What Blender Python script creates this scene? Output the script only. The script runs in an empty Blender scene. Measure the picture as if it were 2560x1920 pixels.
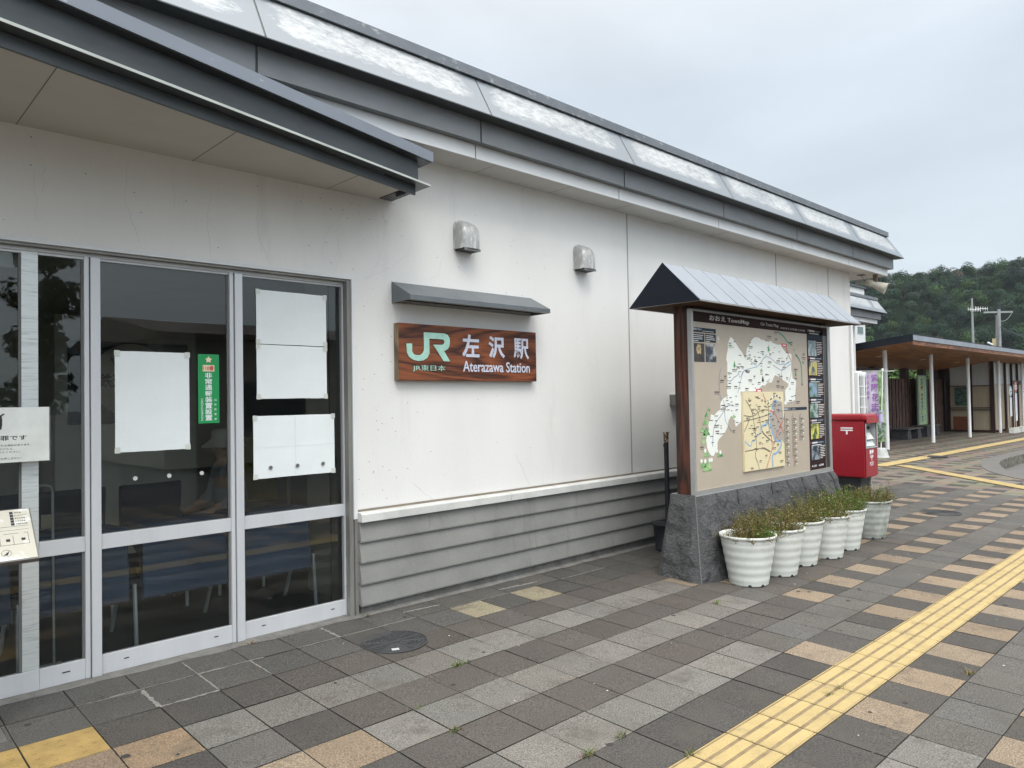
import bpy, bmesh, math, random
import numpy as np
from mathutils import Vector, Matrix, noise as mnoise
random.seed(7); np.random.seed(7)
C = bpy.context.scene.collection
PI = math.pi
sc = bpy.context.scene
# ------------------------------------------------------------------ camera
cam = bpy.data.cameras.new('camera'); cam.sensor_width = 36; cam.lens = 36*1830.2/2560
cam.clip_start = 0.05; cam.clip_end = 3000
co = bpy.data.objects.new('camera', cam); C.objects.link(co); sc.camera = co
Rr = ((0.7213866348301153, -0.69231237517003, -0.0174613365729458),
      (0.0025792241785545927, 0.027899399092161516, -0.9996074085024246),
      (0.6925277400156031, 0.7210583878693376, 0.021911882442027866))
co.matrix_world = Matrix(((Rr[0][0], -Rr[1][0], -Rr[2][0], -1.87166), (Rr[0][1], -Rr[1][1], -Rr[2][1], -3.91072),
                          (Rr[0][2], -Rr[1][2], -Rr[2][2], 1.51096), (0, 0, 0, 1)))
# ------------------------------------------------------------------ sky and sun (overcast)
SUN_EL, SUN_AZ = math.radians(55), math.radians(-32)      # azimuth measured from -y towards +x
sd = Vector((math.sin(SUN_AZ)*math.cos(SUN_EL), -math.cos(SUN_AZ)*math.cos(SUN_EL), math.sin(SUN_EL)))
w = bpy.data.worlds.new('World'); sc.world = w; w.use_nodes = True
nt = w.node_tree; nd = nt.nodes; lk = nt.links; nd.clear()
def N(tree, t, **k):
    n = tree.nodes.new(t)
    for a, b in k.items():
        if a.startswith('i_'): n.inputs[a[2:].replace('_', ' ')].default_value = b
        else: setattr(n, a, b)
    return n
out = N(nt, 'ShaderNodeOutputWorld'); bg = N(nt, 'ShaderNodeBackground')
sky = N(nt, 'ShaderNodeTexSky', sky_type='NISHITA', sun_disc=False, sun_elevation=SUN_EL, sun_rotation=math.atan2(sd.x, sd.y))
tc = N(nt, 'ShaderNodeTexCoord'); sep = N(nt, 'ShaderNodeSeparateXYZ')
lk.new(tc.outputs['Generated'], sep.inputs[0])
ramp = N(nt, 'ShaderNodeValToRGB')
els = ramp.color_ramp.elements
els[0].position = 0.0; els[0].color = (5.2, 5.9, 6.3, 1)
els[1].position = 1.0; els[1].color = (15.6, 15.3, 14.9, 1)
e = els.new(0.15); e.color = (5.7, 6.4, 6.95, 1)
e = els.new(0.38); e.color = (6.0, 6.75, 7.5, 1)
e = els.new(0.62); e.color = (9.8, 9.9, 10.1, 1)
lk.new(sep.outputs['Z'], ramp.inputs[0])
mp = N(nt, 'ShaderNodeMapping'); mp.inputs['Scale'].default_value = (1.0, 1.0, 2.6)
nz = N(nt, 'ShaderNodeTexNoise', i_Scale=2.2, i_Detail=5.0, i_Roughness=0.52, i_Distortion=0.4)
lk.new(tc.outputs['Generated'], mp.inputs[0]); lk.new(mp.outputs[0], nz.inputs['Vector'])
mr = N(nt, 'ShaderNodeMapRange'); mr.inputs[1].default_value = .3; mr.inputs[2].default_value = .7
mr.inputs[3].default_value = .885; mr.inputs[4].default_value = 1.085
lk.new(nz.outputs[0], mr.inputs[0])
vm = N(nt, 'ShaderNodeVectorMath', operation='SCALE'); lk.new(ramp.outputs[0], vm.inputs[0]); 
dotn = N(nt, 'ShaderNodeVectorMath', operation='DOT_PRODUCT'); dotn.inputs[1].default_value = tuple(sd); lk.new(tc.outputs['Generated'], dotn.inputs[0])
lobe = N(nt, 'ShaderNodeMapRange', interpolation_type='SMOOTHSTEP'); lobe.inputs[1].default_value = .15; lobe.inputs[2].default_value = 1.0
lobe.inputs[3].default_value = 1.0; lobe.inputs[4].default_value = 2.6; lk.new(dotn.outputs['Value'], lobe.inputs[0])      # cloud is brighter round the hidden sun
lm = N(nt, 'ShaderNodeMath', operation='MULTIPLY'); lk.new(mr.outputs[0], lm.inputs[0]); lk.new(lobe.outputs[0], lm.inputs[1]); lk.new(lm.outputs[0], vm.inputs['Scale'])
mx = N(nt, 'ShaderNodeMix', data_type='RGBA'); mx.inputs[0].default_value = 0.06
lk.new(vm.outputs[0], mx.inputs[6]); lk.new(sky.outputs[0], mx.inputs[7])
lk.new(mx.outputs[2], bg.inputs[0]); bg.inputs[1].default_value = 0.1
lk.new(bg.outputs[0], out.inputs[0])
sun = bpy.data.lights.new('sun', 'SUN'); sun.energy = 1.3; sun.angle = math.radians(24); sun.color = (1, .97, .93)
so = bpy.data.objects.new('sun', sun); C.objects.link(so); so.location = (0, -10, 20)
so.rotation_euler = (-sd).to_track_quat('-Z', 'Y').to_euler()
sc.view_settings.view_transform = 'Standard'; sc.view_settings.look = 'None'
sc.view_settings.exposure = 0.30; sc.view_settings.gamma = 1
# ------------------------------------------------------------------ helpers
def tag(o, label=None, cat=None, group=None, kind=None):
    if label: o['label'] = label
    if cat: o['category'] = cat
    if group: o['group'] = group
    if kind: o['kind'] = kind
    return o
def thing(name, label, cat, loc=(0, 0, 0), group=None):
    o = bpy.data.objects.new(name, None); C.objects.link(o); o.location = loc; o.empty_display_size = .1
    return tag(o, label, cat, group)
def origin_of(p):
    v = Vector((0, 0, 0))
    while p is not None: v += Vector(p.location); p = p.parent
    return v
def copy_tree(o, parent=None):
    c = o.copy(); C.objects.link(c)
    if parent is not None: c.parent = parent
    for ch in list(o.children): copy_tree(ch, c)
    return c
class MB:
    def __init__(s): s.v = []; s.f = []; s.mi = []; s.cm = 0; s.pc = []
    def add(s, vs, fs):
        b = len(s.v); s.v += [tuple(q) for q in vs]; s.pc.append((b, len(s.v), len(s.f), len(s.f)+len(fs)))
        for f in fs: s.f.append(tuple(b+i for i in f)); s.mi.append(s.cm)
        return s
    def box(s, x0, x1, y0, y1, z0, z1):
        return s.add([(x0,y0,z0),(x1,y0,z0),(x1,y1,z0),(x0,y1,z0),(x0,y0,z1),(x1,y0,z1),(x1,y1,z1),(x0,y1,z1)],
                     [(3,2,1,0),(4,5,6,7),(0,1,5,4),(1,2,6,5),(2,3,7,6),(3,0,4,7)])
    def prism(s, pts, d):                      # pts: 3d polygon, d: extrusion vector
        n = len(pts); d = Vector(d); p = [Vector(q) for q in pts]
        return s.add([*p, *[q+d for q in p]], [tuple(range(n))[::-1], tuple(range(n, 2*n))] + [(i, (i+1) % n, n+(i+1) % n, n+i) for i in range(n)])
    def px(s, prof, x0, x1):                   # profile (y,z) along x
        return s.prism([(x0, y, z) for y, z in prof], (x1-x0, 0, 0))
    def quad(s, a, b, c, d): return s.add([a, b, c, d], [(0, 1, 2, 3)])
    def tube(s, pts, r, n=8, r2=None, cap=True):
        pts = [Vector(p) for p in pts]; m = len(pts); vs = []; fs = []
        for i, p in enumerate(pts):
            t = (pts[min(i+1, m-1)] - pts[max(i-1, 0)]).normalized()
            u = t.cross(Vector((0, 0, 1)));
            if u.length < 1e-3: u = Vector((1, 0, 0))
            u.normalize(); v = t.cross(u); rr = r if r2 is None else r + (r2-r)*i/max(1, m-1)
            for k in range(n):
                a = 2*PI*k/n; vs.append(p + u*rr*math.cos(a) + v*rr*math.sin(a))
        for i in range(m-1):
            for k in range(n): fs.append((i*n+k, i*n+(k+1) % n, (i+1)*n+(k+1) % n, (i+1)*n+k))
        if cap: fs += [tuple(range(n))[::-1], tuple((m-1)*n+k for k in range(n))]
        return s.add(vs, fs)
    def lathe(s, prof, c, n=32):               # prof [(r,z)] about vertical axis through c
        vs = []; fs = []; m = len(prof)
        for r, z in prof:
            for k in range(n): a = 2*PI*k/n; vs.append((c[0]+r*math.cos(a), c[1]+r*math.sin(a), c[2]+z))
        for i in range(m-1):
            for k in range(n): fs.append((i*n+k, i*n+(k+1) % n, (i+1)*n+(k+1) % n, (i+1)*n+k))
        return s.add(vs, fs)
    def disc(s, c, r, n=32, nrm=(0, 0, 1), th=0.0):
        nrm = Vector(nrm).normalized(); u = nrm.orthogonal().normalized(); v = nrm.cross(u); c = Vector(c)
        p = [c + u*r*math.cos(2*PI*k/n) + v*r*math.sin(2*PI*k/n) for k in range(n)]
        if th: return s.prism(p, nrm*th)
        return s.add(p, [tuple(range(n))])
    def each(s, name, mats, parent=None, **k):      # every piece becomes an object of its own
        r = []
        for v0, v1, f0, f1 in s.pc:
            q = MB(); q.v = s.v[v0:v1]; q.f = [tuple(i-v0 for i in f) for f in s.f[f0:f1]]; q.mi = s.mi[f0:f1]; r.append(q.build(name, mats, parent, **k))
        return r
    def build(s, name, mats, parent=None, smooth=False, bevel=0, tri=False, label=None):
        o0 = origin_of(parent); me = bpy.data.meshes.new(name)
        me.from_pydata([(a-o0.x, b-o0.y, c-o0.z) for a, b, c in s.v], [], s.f)
        if not isinstance(mats, (list, tuple)): mats = [mats]
        for m in mats: me.materials.append(m)
        if len(mats) > 1: me.polygons.foreach_set('material_index', s.mi)
        bm = bmesh.new(); bm.from_mesh(me)
        bmesh.ops.recalc_face_normals(bm, faces=bm.faces)
        if tri: bmesh.ops.triangulate(bm, faces=[f for f in bm.faces if len(f.verts) > 4])
        bm.to_mesh(me); bm.free()
        if smooth: me.polygons.foreach_set('use_smooth', [True]*len(me.polygons))
        me.update()
        ob = bpy.data.objects.new(name, me); C.objects.link(ob)
        if parent is not None: ob.parent = parent
        if bevel:
            md = ob.modifiers.new('bevel', 'BEVEL'); md.width = bevel; md.segments = 2; md.limit_method = 'ANGLE'
        if label: ob['label'] = label
        return ob
def text(name, s, mat, O, U, V, w=None, h=None, parent=None, depth=.0015, bold=0.0, align='L', build=True, shear=0):
    """flat lettering; O lower-left corner of its ink, U and V unit axes, fitted to w x h"""
    cu = bpy.data.curves.new(name, 'FONT'); cu.body = s; cu.size = 1; cu.extrude = .01; cu.offset = bold; cu.resolution_u = 3; cu.shear = shear
    ob = bpy.data.objects.new('tmp', cu); C.objects.link(ob)
    dg = bpy.context.evaluated_depsgraph_get(); me = bpy.data.meshes.new_from_object(ob.evaluated_get(dg))
    bpy.data.objects.remove(ob); bpy.data.curves.remove(cu)
    n = len(me.vertices)
    if n == 0: return None
    a = np.empty(n*3); me.vertices.foreach_get('co', a); a = a.reshape(-1, 3)
    mn = a.min(0); mxx = a.max(0); sx = mxx[0]-mn[0]; sy = mxx[1]-mn[1]
    if w is None: w = h*sx/sy
    if h is None: h = w*sy/sx
    O = Vector(O); U = Vector(U).normalized(); V = Vector(V).normalized(); Nn = U.cross(V)
    o0 = origin_of(parent)
    b = np.outer((a[:, 0]-mn[0])/sx*w, U) + np.outer((a[:, 1]-mn[1])/sy*h, V) + np.outer((a[:, 2]+.01)/.02*depth, Nn) + np.array(O-o0)
    me.vertices.foreach_set('co', b.ravel())
    me.name = name; me.materials.clear(); me.materials.append(mat); me.update()
    if not build: return me
    t = bpy.data.objects.new(name, me); C.objects.link(t)
    if parent is not None: t.parent = parent
    return t
def vtext(name, chars, mat, top, U, V, cw, ch, pitch, parent, bold=0.0, depth=.001):
    """vertical lettering joined into one mesh; top = upper left corner"""
    bm = bmesh.new(); top = Vector(top); V = Vector(V); U = Vector(U)
    for i, c in enumerate(chars):
        if c == ' ': continue
        hh = ch if c not in 'ーくし' else ch*.9
        me = text('t', c, mat, top - V*(i*pitch+hh), U, V, cw, hh, parent, depth, bold, build=False)
        if me: bm.from_mesh(me); bpy.data.meshes.remove(me)
    me = bpy.data.meshes.new(name); bm.to_mesh(me); bm.free(); me.materials.append(mat)
    t = bpy.data.objects.new(name, me); C.objects.link(t)
    if parent is not None: t.parent = parent
    return t
# ------------------------------------------------------------------ materials
def S(c):   # srgb 0..255 -> linear
    return tuple(((x/255)/12.92 if x/255 <= .04045 else ((x/255+.055)/1.055)**2.4) for x in c)
def mat(name, col, rough=.6, metal=0, var=.12, scale=4., bump=0., bscale=60., stretch=(1, 1, 1), fine=.0, fscale=200., spec=.5, col2=None,
        thr=(.35, .65), attr=None, rnd=False, coat=0, grime=None):
    m = bpy.data.materials.new(name); m.use_nodes = True; t = m.node_tree; b = t.nodes['Principled BSDF']
    b.inputs['Roughness'].default_value = rough; b.inputs['Metallic'].default_value = metal
    b.inputs['Specular IOR Level'].default_value = spec; b.inputs['Coat Weight'].default_value = coat
    L = t.links.new
    tcd = N(t, 'ShaderNodeTexCoord'); mpp = N(t, 'ShaderNodeMapping'); mpp.inputs['Scale'].default_value = stretch
    L(tcd.outputs['Object'], mpp.inputs[0])
    if rnd:
        oi = N(t, 'ShaderNodeObjectInfo'); vs = N(t, 'ShaderNodeVectorMath', operation='SCALE'); vs.inputs[0].default_value = (31, 17, 7)
        L(oi.outputs['Random'], vs.inputs['Scale']); L(vs.outputs[0], mpp.inputs['Location'])
    n1 = N(t, 'ShaderNodeTexNoise', i_Scale=scale, i_Detail=6.0, i_Roughness=.6); L(mpp.outputs[0], n1.inputs['Vector'])
    r1 = N(t, 'ShaderNodeMapRange'); r1.inputs[1].default_value = thr[0]; r1.inputs[2].default_value = thr[1]; L(n1.outputs[0], r1.inputs[0])
    cmix = N(t, 'ShaderNodeMix', data_type='RGBA')
    c2 = col2 if col2 else tuple(min(1, x*(1+var)) for x in col); c1 = col if col2 else tuple(x*(1-var) for x in col)
    cmix.inputs[6].default_value = (*c1, 1); cmix.inputs[7].default_value = (*c2, 1); L(r1.outputs[0], cmix.inputs[0])
    cur = cmix.outputs[2]
    if attr:
        at = N(t, 'ShaderNodeAttribute', attribute_name=attr)
        mu = N(t, 'ShaderNodeMix', data_type='RGBA', blend_type='MULTIPLY'); mu.inputs[0].default_value = 1
        L(cur, mu.inputs[6]); L(at.outputs['Color'], mu.inputs[7]); cur = mu.outputs[2]
    if fine:
        n2 = N(t, 'ShaderNodeTexNoise', i_Scale=fscale, i_Detail=2.0, i_Roughness=.6); L(tcd.outputs['Object'], n2.inputs['Vector'])
        r2 = N(t, 'ShaderNodeMapRange'); r2.inputs[1].default_value = .3; r2.inputs[2].default_value = .7
        r2.inputs[3].default_value = 1-fine; r2.inputs[4].default_value = 1+fine; L(n2.outputs[0], r2.inputs[0])
        vs2 = N(t, 'ShaderNodeVectorMath', operation='SCALE'); L(cur, vs2.inputs[0]); L(r2.outputs[0], vs2.inputs['Scale']); cur = vs2.outputs[0]
    if grime:    # (colour, scale, lo, hi, stretch)
        gm = N(t, 'ShaderNodeMapping'); gm.inputs['Scale'].default_value = grime[4]; gm.inputs['Location'].default_value = (3.1, 5.7, 1.3); L(tcd.outputs['Object'], gm.inputs[0])
        n3 = N(t, 'ShaderNodeTexNoise', i_Scale=grime[1], i_Detail=8.0, i_Roughness=.65); L(gm.outputs[0], n3.inputs['Vector'])
        r3 = N(t, 'ShaderNodeMapRange'); r3.inputs[1].default_value = grime[2]; r3.inputs[2].default_value = grime[3]; L(n3.outputs[0], r3.inputs[0])
        g2 = N(t, 'ShaderNodeMix', data_type='RGBA'); L(r3.outputs[0], g2.inputs[0]); L(cur, g2.inputs[6]); g2.inputs[7].default_value = (*grime[0], 1); cur = g2.outputs[2]
    L(cur, b.inputs['Base Color'])
    if bump:
        nb = N(t, 'ShaderNodeTexNoise', i_Scale=bscale, i_Detail=5.0, i_Roughness=.6); L(mpp.outputs[0], nb.inputs['Vector'])
        bp = N(t, 'ShaderNodeBump', i_Strength=bump, i_Distance=.02); L(nb.outputs[0], bp.inputs['Height']); L(bp.outputs[0], b.inputs['Normal'])
    return m
def flat(name, col, rough=.5, **k): return mat(name, col, rough, var=.04, **k)
def wood(name, c1, c2, axis, scale=3., dist=6., rough=.5, rings=7., bump=.15):
    m = bpy.data.materials.new(name); m.use_nodes = True; t = m.node_tree; b = t.nodes['Principled BSDF']; L = t.links.new
    tcd = N(t, 'ShaderNodeTexCoord'); mpp = N(t, 'ShaderNodeMapping')
    st = [6, 6, 6]; st['xyz'.index(axis)] = .9; mpp.inputs['Scale'].default_value = st; L(tcd.outputs['Object'], mpp.inputs[0])
    n0 = N(t, 'ShaderNodeTexNoise', i_Scale=scale*.35, i_Detail=3.0, i_Distortion=.6); L(mpp.outputs[0], n0.inputs['Vector'])
    mu = N(t, 'ShaderNodeMath', operation='MULTIPLY'); mu.inputs[1].default_value = rings; L(n0.outputs[0], mu.inputs[0])
    fr = N(t, 'ShaderNodeMath', operation='PINGPONG'); fr.inputs[1].default_value = .5; L(mu.outputs[0], fr.inputs[0])
    n1 = N(t, 'ShaderNodeTexNoise', i_Scale=scale*8, i_Detail=6.0); m2 = N(t, 'ShaderNodeMapping'); st2 = [10, 10, 10]; st2['xyz'.index(axis)] = .5
    m2.inputs['Scale'].default_value = st2; L(tcd.outputs['Object'], m2.inputs[0]); L(m2.outputs[0], n1.inputs['Vector'])
    ad = N(t, 'ShaderNodeMath', operation='MULTIPLY_ADD'); ad.inputs[1].default_value = 1.5; L(fr.outputs[0], ad.inputs[0])
    sb = N(t, 'ShaderNodeMath', operation='SUBTRACT'); sb.inputs[1].default_value = .42; L(n1.outputs[0], sb.inputs[0]); L(sb.outputs[0], ad.inputs[2])
    cr = N(t, 'ShaderNodeValToRGB'); cr.color_ramp.elements[0].color = (*c1, 1); cr.color_ramp.elements[0].position = .12
    cr.color_ramp.elements[1].color = (*c2, 1); cr.color_ramp.elements[1].position = .85; L(ad.outputs[0], cr.inputs[0])
    L(cr.outputs[0], b.inputs['Base Color']); b.inputs['Roughness'].default_value = rough
    bp = N(t, 'ShaderNodeBump', i_Strength=bump, i_Distance=.01); L(ad.outputs[0], bp.inputs['Height']); L(bp.outputs[0], b.inputs['Normal'])
    return m
def glass_mat(name, tint=(.75, .78, .77), refl=1.0):
    m = bpy.data.materials.new(name); m.use_nodes = True; t = m.node_tree; t.nodes.clear(); L = t.links.new
    o = N(t, 'ShaderNodeOutputMaterial'); a = N(t, 'ShaderNodeBsdfTransparent'); a.inputs[0].default_value = (*tint, 1)
    g = N(t, 'ShaderNodeBsdfGlossy'); g.inputs['Roughness'].default_value = .012; g.inputs['Color'].default_value = (refl, refl, refl, 1)
    f = N(t, 'ShaderNodeFresnel', i_IOR=1.5); x = N(t, 'ShaderNodeMixShader'); L(f.outputs[0], x.inputs[0]); L(a.outputs[0], x.inputs[1]); L(g.outputs[0], x.inputs[2])
    tcd = N(t, 'ShaderNodeTexCoord'); nb = N(t, 'ShaderNodeTexNoise', i_Scale=1.5, i_Detail=1.0); L(tcd.outputs['Object'], nb.inputs['Vector'])
    bp = N(t, 'ShaderNodeBump', i_Strength=.06, i_Distance=.02); L(nb.outputs[0], bp.inputs['Height']); L(bp.outputs[0], g.inputs['Normal'])
    L(x.outputs[0], o.inputs[0]); return m
M = {}
M['stucco'] = mat('white_stucco', (.665, .658, .632), .75, var=.035, scale=1.3, bump=.10, bscale=90, stretch=(1, 1, .35), fine=.02, fscale=420,
                  grime=((.50, .49, .46), 2.0, .58, .90, (1.6, 1.6, .25)))
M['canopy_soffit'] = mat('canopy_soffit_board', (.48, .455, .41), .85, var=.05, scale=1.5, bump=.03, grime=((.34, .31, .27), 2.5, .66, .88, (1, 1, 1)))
M['soffit'] = mat('soffit_board', (.56, .55, .525), .8, var=.05, scale=1.2, bump=.03)
M['white_fascia'] = mat('white_fascia', (.62, .63, .63), .45, var=.05, scale=2)
M['grey_fascia'] = mat('grey_fascia', (.18, .19, .195), .42, metal=.2, var=.12, scale=2.5, stretch=(.6, 1, 2))
M['dark_metal'] = mat('dark_grey_metal', (.062, .070, .074), .42, metal=.35, var=.22, scale=3, stretch=(.5, 1, 2))
M['coping'] = mat('coping_metal', (.135, .148, .165), .42, metal=.3, col2=(.16, .175, .19), scale=6, grime=((.42, .44, .43), 11., .57, .72, (1.0, 1, 2)))
M['gutter_face'] = mat('grey_gutter_sheet', (.20, .225, .26), .40, metal=.25, var=.05, scale=2, grime=((.60, .62, .64), 9., .66, .80, (1, 1, 3)))
M['joint'] = flat('joint_sealant', (.13, .13, .125), .8)
M['joint_light'] = flat('grey_sealant', (.30, .29, .27), .8)
M['concrete'] = mat('painted_concrete_boards', (.195, .195, .182), .8, var=.10, scale=2.2, bump=.18, bscale=35, fine=.05, fscale=160, grime=((.12, .12, .11), 3., .58, .85, (3, 3, .3)))
M['cap'] = mat('white_sill_cap', (.50, .50, .475), .75, var=.1, scale=5, bump=.15, bscale=40, grime=((.30, .30, .27), 6., .60, .80, (1, 1, 1)))
M['curb_concrete'] = mat('rough_concrete', (.15, .146, .135), .9, var=.2, scale=9, bump=.5, bscale=50)
M['alu'] = mat('satin_aluminium', (.56, .575, .59), .42, metal=.25, var=.05, scale=5, stretch=(1, 1, .2))
M['alu_dark'] = mat('bronze_grey_aluminium', (.17, .165, .155), .45, metal=.4, var=.12, scale=6)
M['steel'] = mat('brushed_steel', (.62, .65, .64), .42, metal=.45, col2=(.34, .37, .36), thr=(.50, .78), scale=9, stretch=(.9, 1, 14))
M['chrome'] = mat('polished_steel', (.82, .83, .85), .35, metal=.55, var=.02)
M['glass'] = glass_mat('door_glass', (.85, .88, .87), .92)
M['paper'] = mat('blank_white_paper', (.70, .735, .73), .7, var=.02, scale=6, bump=.25, bscale=3.5)
M['black'] = flat('black_print', (.02, .02, .025), .6)
M['dark_blue_print'] = flat('dark_blue_print', (.025, .04, .06), .5)
M['green_sticker'] = flat('green_sticker', (.008, .26, .075), .4)
M['white_paint'] = flat('white_paint', (.78, .79, .80), .45)
M['cream'] = flat('cream_print', (.74, .62, .42), .5)
M['red_print'] = flat('red_print', (.45, .02, .03), .5)
M['mint'] = mat('mint_paint', (.33, .55, .46), .45, var=.08, scale=20, grime=((.05, .08, .06), 30, .68, .74, (1, 1, 1)))
M['silver_letters'] = mat('pale_silver_paint', (.50, .52, .60), .5, var=.10, scale=60)
M['sign_wood'] = wood('varnished_sign_wood', (.035, .008, .003), (.215, .060, .018), 'x', 1.4, rough=.55, rings=9)
M['post_wood'] = wood('dark_red_post_wood', (.010, .004, .003), (.095, .026, .012), 'z', 1.6, rough=.38, rings=8)
M['sign_side'] = wood('bare_wood_end', (.10, .07, .04), (.28, .21, .12), 'z', 2., rough=.7)
M['stone'] = mat('split_face_dark_stone', (.045, .045, .046), .85, col2=(.092, .092, .093), thr=(.30, .70), scale=34, stretch=(1, 1, 1.6), bump=1.0, bscale=45, fine=.25, fscale=220)
M['stone_top'] = mat('sawn_stone_top', (.30, .31, .32), .7, var=.1, scale=12)
M['map_beige'] = flat('map_beige', (.40, .345, .275), .35)
M['map_land'] = flat('map_land', (.72, .74, .69), .35)
M['map_inset'] = flat('map_inset', (.66, .58, .37), .35)
M['map_grey'] = flat('map_grey', (.36, .325, .28), .35)
M['map_brown'] = flat('map_dark_brown', (.028, .013, .013), .6, spec=.12)
M['map_navy'] = flat('map_navy', (.020, .034, .050), .6, spec=.12)
M['map_red'] = flat('map_red', (.52, .03, .035), .35)
M['map_salmon'] = flat('map_salmon', (.55, .12, .08), .35)
M['map_green'] = flat('map_green', (.02, .25, .12), .35)
M['map_lightgreen'] = flat('map_light_green', (.16, .38, .08), .35)
M['map_treegreen'] = flat('map_tree_green', (.06, .27, .09), .35)
M['map_blue'] = flat('map_blue', (.22, .38, .58), .35)
M['map_slate'] = flat('map_slate', (.17, .21, .30), .35)
M['map_taupe'] = flat('map_taupe', (.20, .16, .12), .35)
M['map_text'] = flat('map_small_print', (.10, .085, .075), .5)
M['map_title'] = flat('map_title', (.50, .47, .45), .5)
M['roof_light'] = mat('pale_zinc_roof', (.26, .285, .315), .42, metal=.25, var=.06, scale=3, stretch=(1, 1, 1))
M['shade_navy'] = mat('shade_navy_metal', (.008, .011, .017), .42, var=.1, spec=.25)  # darkness of the end faces turned from the light, put into the colour
M['pot'] = mat('white_plastic_pot', (.56, .575, .535), .5, var=.04, scale=5, rnd=True, grime=((.26, .26, .20), 5.0, .56, .86, (1, 1, .5)))
M['pot_grey'] = mat('weathered_grey_pot', (.36, .38, .35), .6, var=.2, scale=7, grime=((.17, .18, .14), 4.0, .45, .75, (1, 1, 1)))
M['soil'] = mat('potting_soil', (.05, .035, .022), .95, var=.4, scale=40, bump=.5)
M['post_red'] = mat('post_box_red', (.27, .006, .015), .36, var=.04, scale=2, coat=.2)
M['iron'] = mat('cast_iron', (.022, .022, .023), .8, metal=.0, var=.3, scale=20)
M['rust'] = mat('rusty_flaking_paint', (.06, .03, .02), .8, col2=(.45, .33, .24), thr=(.48, .56), scale=40)
M['tactile'] = mat('yellow_tactile_tile', (.36, .275, .12), .8, var=.10, scale=7, fine=.12, fscale=140, grime=((.22, .17, .10), 9., .56, .78, (1, 1, 1)))
M['tactile_old'] = mat('worn_yellow_tactile_tile', (.30, .205, .07), .8, var=.15, scale=9, fine=.15, fscale=260)
M['sand'] = mat('joint_sand', (.022, .021, .017), .95, var=.4, scale=30)
M['asphalt'] = mat('asphalt', (.055, .055, .055), .9, var=.15, scale=1.5, fine=.3, fscale=150)
M['kerb'] = mat('kerb_granite', (.105, .10, .092), .85, var=.12, scale=4, fine=.12, fscale=120)
M['kerb_face'] = mat('mossy_kerb_face', (.05, .045, .035), .9, col2=(.17, .16, .13), scale=9, bump=.5)
M['blue_seat'] = mat('blue_seat_vinyl', (.058, .098, .185), .5, var=.06)
M['dark_seat'] = mat('dark_navy_fabric', (.022, .027, .04), .9, var=.1)
M['interior_wall'] = flat('interior_wall', (.62, .60, .53), .8)
M['interior_floor'] = mat('interior_floor', (.045, .05, .05), .35, var=.15)
M['brown_wood'] = wood('brown_door_wood', (.06, .02, .008), (.16, .055, .02), 'z', 2.)
M['soffit_wood'] = wood('orange_soffit_planks', (.15, .058, .016), (.36, .155, .045), 'x', 1.2, rough=.5, rings=5, bump=.05)
M['beam_wood'] = wood('weathered_edge_beam', (.08, .032, .016), (.26, .11, .05), 'x', 1.5, rough=.6)
M['slat_wood'] = wood('dark_slat_wood', (.04, .024, .020), (.15, .085, .065), 'z', 2., rough=.75)
M['brown_frame'] = flat('dark_brown_frame', (.030, .014, .012), .5)
M['column'] = flat('white_column_paint', (.74, .75, .74), .45)
M['tan_screen'] = mat('tan_ribbed_screen', (.37, .31, .225), .35, var=.08, scale=3, stretch=(14, 14, .2))
M['grey_screen'] = mat('frosted_upper_pane', (.44, .445, .43), .3, var=.08, scale=2, stretch=(10, 10, .3))
M['lilac'] = mat('lilac_banner_cloth', (.52, .45, .60), .8, col2=(.62, .60, .68), scale=1.2)
M['banner_green'] = mat('green_banner_print', (.10, .20, .06), .8, col2=(.38, .50, .30), thr=(.42, .60), scale=11, stretch=(1, 1, .5))
M['purple_print'] = flat('purple_print', (.26, .11, .36), .7)
M['pale_green_sign'] = mat('pale_green_sign', (.30, .50, .28), .5, col2=(.55, .62, .30), scale=.6)
M['sky_blue'] = flat('sky_blue_print', (.10, .30, .55), .5)
M['weathered_plank'] = mat('weathered_bench_plank', (.085, .08, .072), .85, var=.25, scale=8)
M['dark_stone'] = mat('dark_bench_stone', (.05, .052, .055), .85, var=.3, scale=12)
M['cement_block'] = mat('cement_block', (.42, .42, .39), .85, var=.1, scale=6)
M['beige_plastic'] = mat('aged_beige_plastic', (.44, .42, .35), .55, var=.1, scale=6)
M['rusty_brown'] = mat('rusty_bracket', (.13, .085, .055), .7, var=.3, scale=30)
M['grey_pole'] = mat('concrete_pole', (.24, .255, .25), .8, var=.08, scale=2)
M['hood_silver'] = mat('weathered_vent_steel', (.36, .36, .35), .45, metal=.2, col2=(.56, .56, .54), thr=(.52, .60), scale=30, stretch=(1, 1, .35))
M['trunk'] = mat('bark', (.09, .065, .045), .9, var=.3, scale=10)
M['skin'] = flat('skin', (.45, .27, .19), .55)
M['leaf'] = mat('leaf_green', (1, 1, 1), .6, var=.12, scale=.5, attr='tint', spec=.08)
M['opp_wall'] = flat('beige_plaster_wall', (.38, .35, .30), .85)
M['opp_roof'] = flat('dark_brown_tile_roof', (.05, .032, .028), .7)
def tile_mat():
    m = mat('paving_tile', (1, 1, 1), .82, var=.11, scale=3.2, fine=.55, fscale=150, attr='tint', bump=.3, bscale=150,
            grime=((.075, .067, .055), 5.0, .53, .80, (1, 1, 1)), spec=.3)
    return m
M['tile'] = tile_mat()
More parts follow.
